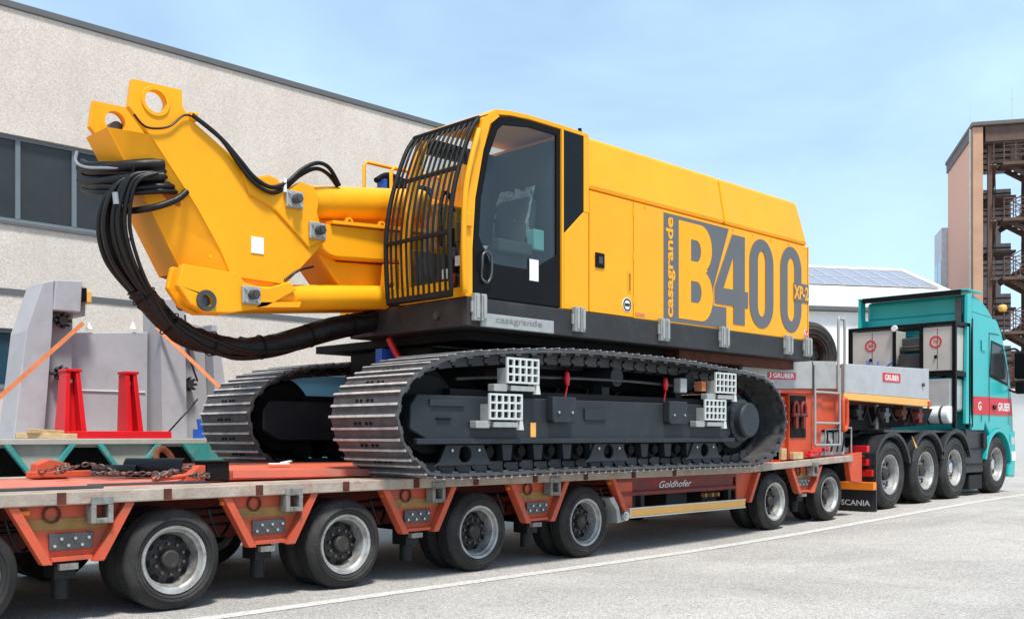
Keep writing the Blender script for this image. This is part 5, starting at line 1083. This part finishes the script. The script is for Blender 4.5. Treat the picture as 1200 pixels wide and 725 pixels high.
# ------------------------------------------------------------------ loose gear on the orange deck
DZ = .885
def chain(name, pts, label, r=.024, wire=.0075):
    p = catmull([Vector(q) for q in pts], 8); mb = MB(); acc = 0; k = 0; last = p[0]
    for a, b in zip(p[:-1], p[1:]):
        acc += (b-a).length
        if acc > .044:
            acc = 0; t = (b-a).normalized(); up = Vector((0, 0, 1)); s_ = t.cross(up).normalized(); w = (s_ if k % 2 else up)*.55+(up if k % 2 else s_)*.3; w = (w-t*w.dot(t)).normalized(); k += 1
            ring = [a+t*(r*1.25*cos(2*pi*i/10))+w*(r*.8*sin(2*pi*i/10)) for i in range(10)]
            mb.tube(ring, wire, 5, 0, True)
    return tag(mb.build(name, 'chain', smooth=60), label, 'chain', 'lashing chains on the deck')
chain('lashing_chain', [(3.3, 9.0, DZ+.05), (3.45, 8.8, DZ+.11), (3.3, 8.6, DZ+.06), (3.6, 8.7, DZ+.12), (3.75, 8.5, DZ+.05), (3.5, 8.4, DZ+.05), (3.9, 8.45, DZ+.04), (4.3, 8.4, DZ+.03)], 'rusty lashing chain heaped on the deck at the far left')
chain('lashing_chain', [(3.55, 7.35, DZ+.04), (3.75, 7.45, DZ+.09), (3.65, 7.6, DZ+.05), (3.9, 7.5, DZ+.10), (4.0, 7.4, DZ+.05), (3.8, 7.3, DZ+.06), (4.1, 7.5, DZ+.06), (3.95, 7.65, DZ+.12), (4.2, 7.7, DZ+.05)], 'rusty lashing chain in front of the black rubber block')
def torus_tag(name, c, R, r, mat, label, cat, tilt):
    mb = MB(); ring = [Vector((R*cos(2*pi*i/28), R*sin(2*pi*i/28), 0)) for i in range(28)]
    rm = Euler(tilt).to_matrix(); mb.tube([rm @ q + Vector(c) for q in ring], r, 8, 0, True); return tag(mb.build(name, mat, smooth=60), label, cat)
torus_tag('strap_coil', (4.38, 8.9, DZ+.13), .12, .03, 'strap_orange', 'coiled tan strap leaning on the deck right of the rubber roll', 'strap', (radians(70), 0, .5))
tag(MB().cyl((4.0, 8.85, DZ+.08), (4.35, 8.45, DZ+.08), .085, n=20).cyl((4.0, 8.66, DZ+.06), (3.72, 8.9, DZ+.06), .05, n=14).build('rubber_roll', 'rubber_hose', smooth=40), 'black rubber mat rolled up on the deck between chain and coiled strap', 'rubber mat')
tag(MB().prism([(3.28, DZ+.001), (3.60, DZ+.001), (3.58, DZ+.12), (3.40, DZ+.16), (3.30, DZ+.12)], 9.05, 9.2).box(3.2, 3.75, 9.0, 9.04, DZ+.001, DZ+.06).build('orange_chock', 'orange', bevel=.01), 'orange wheel chock at the far side of the deck above the chain heap', 'chock')
tag(MB().box(4.00, 4.20, 7.42, 7.62, DZ+.001, DZ+.15).box(3.98, 4.22, 7.40, 7.64, DZ+.151, DZ+.165).build('rubber_block', 'under_dark', bevel=.012), 'black rubber block at the left end of the orange ramp board', 'block')
tag(MB().prism([(3.78, DZ+.001), (3.98, DZ+.001), (3.98, DZ+.13), (3.93, DZ+.13)], 7.40, 7.5).cyl((3.55, 7.42, DZ+.03), (3.95, 7.42, DZ+.06), .02, n=8).build('ratchet_tensioner', 'orange', bevel=.005), 'orange ratchet tensioner lying against the black rubber block', 'tensioner')
rb = thing('ramp_board', 'long orange steel ramp board lying on the deck between the tracks', 'ramp', (5.0, 7.8, DZ))
MB().hexa([(4.23,7.48,DZ+.001),(5.55,7.30,DZ+.001),(6.2,8.45,DZ+.001),(4.30,8.45,DZ+.001)], [(4.23,7.48,DZ+.085),(5.55,7.30,DZ+.065),(6.2,8.45,DZ+.10),(4.30,8.45,DZ+.12)]).build('board', 'deck_orange', rb, bevel=.008)
MB().bar((4.25, 7.46, DZ+.05), (5.5, 7.29, DZ+.04), .012, .06).build('board_lip', 'deck_red', rb)
tag(MB().prism([(4.75, 7.72), (4.92, 7.66), (4.95, 7.74), (4.80, 7.82)], DZ+.116, DZ+.124, 'z').bar((4.86, 7.7, DZ+.128), (4.98, 7.74, DZ+.14), .03, .01).build('cloth_rag', 'decal_white'), 'small white rag lying on the orange ramp board', 'rag')
tag(MB().box(3.0, 3.9, 7.25, 7.29, DZ+.001, DZ+.02).build('pry_bar', 'dark_steel', bevel=.004), 'dark pry bar lying along the near edge of the deck', 'bar')
tag(MB().box(2.0, 3.0, 7.0, 7.04, DZ+.001, DZ+.022).build('flat_bar', 'dark_steel', bevel=.004), 'flat dark steel bar on the deck at the left edge of the photo', 'bar')
tag(MB().box(11.95, 12.08, 6.95, 7.4, .93, 1.08).box(12.2-.1, 12.35, 6.86, 6.925, .935, 1.03).build('timber_chock', 'wood', bevel=.006), 'pale timber chock wedged behind the near track', 'timber', 'timber chocks by the track')
tag(MB().bar((12.45, 6.84, .985), (12.75, 6.88, 1.01), .06, .05).bar((12.5, 6.86, 1.03), (12.7, 6.80, 1.04), .05, .03).build('strap_bundle', 'red_paint', bevel=.01), 'small bundle of red strap on the deck edge below the ladder', 'strap')
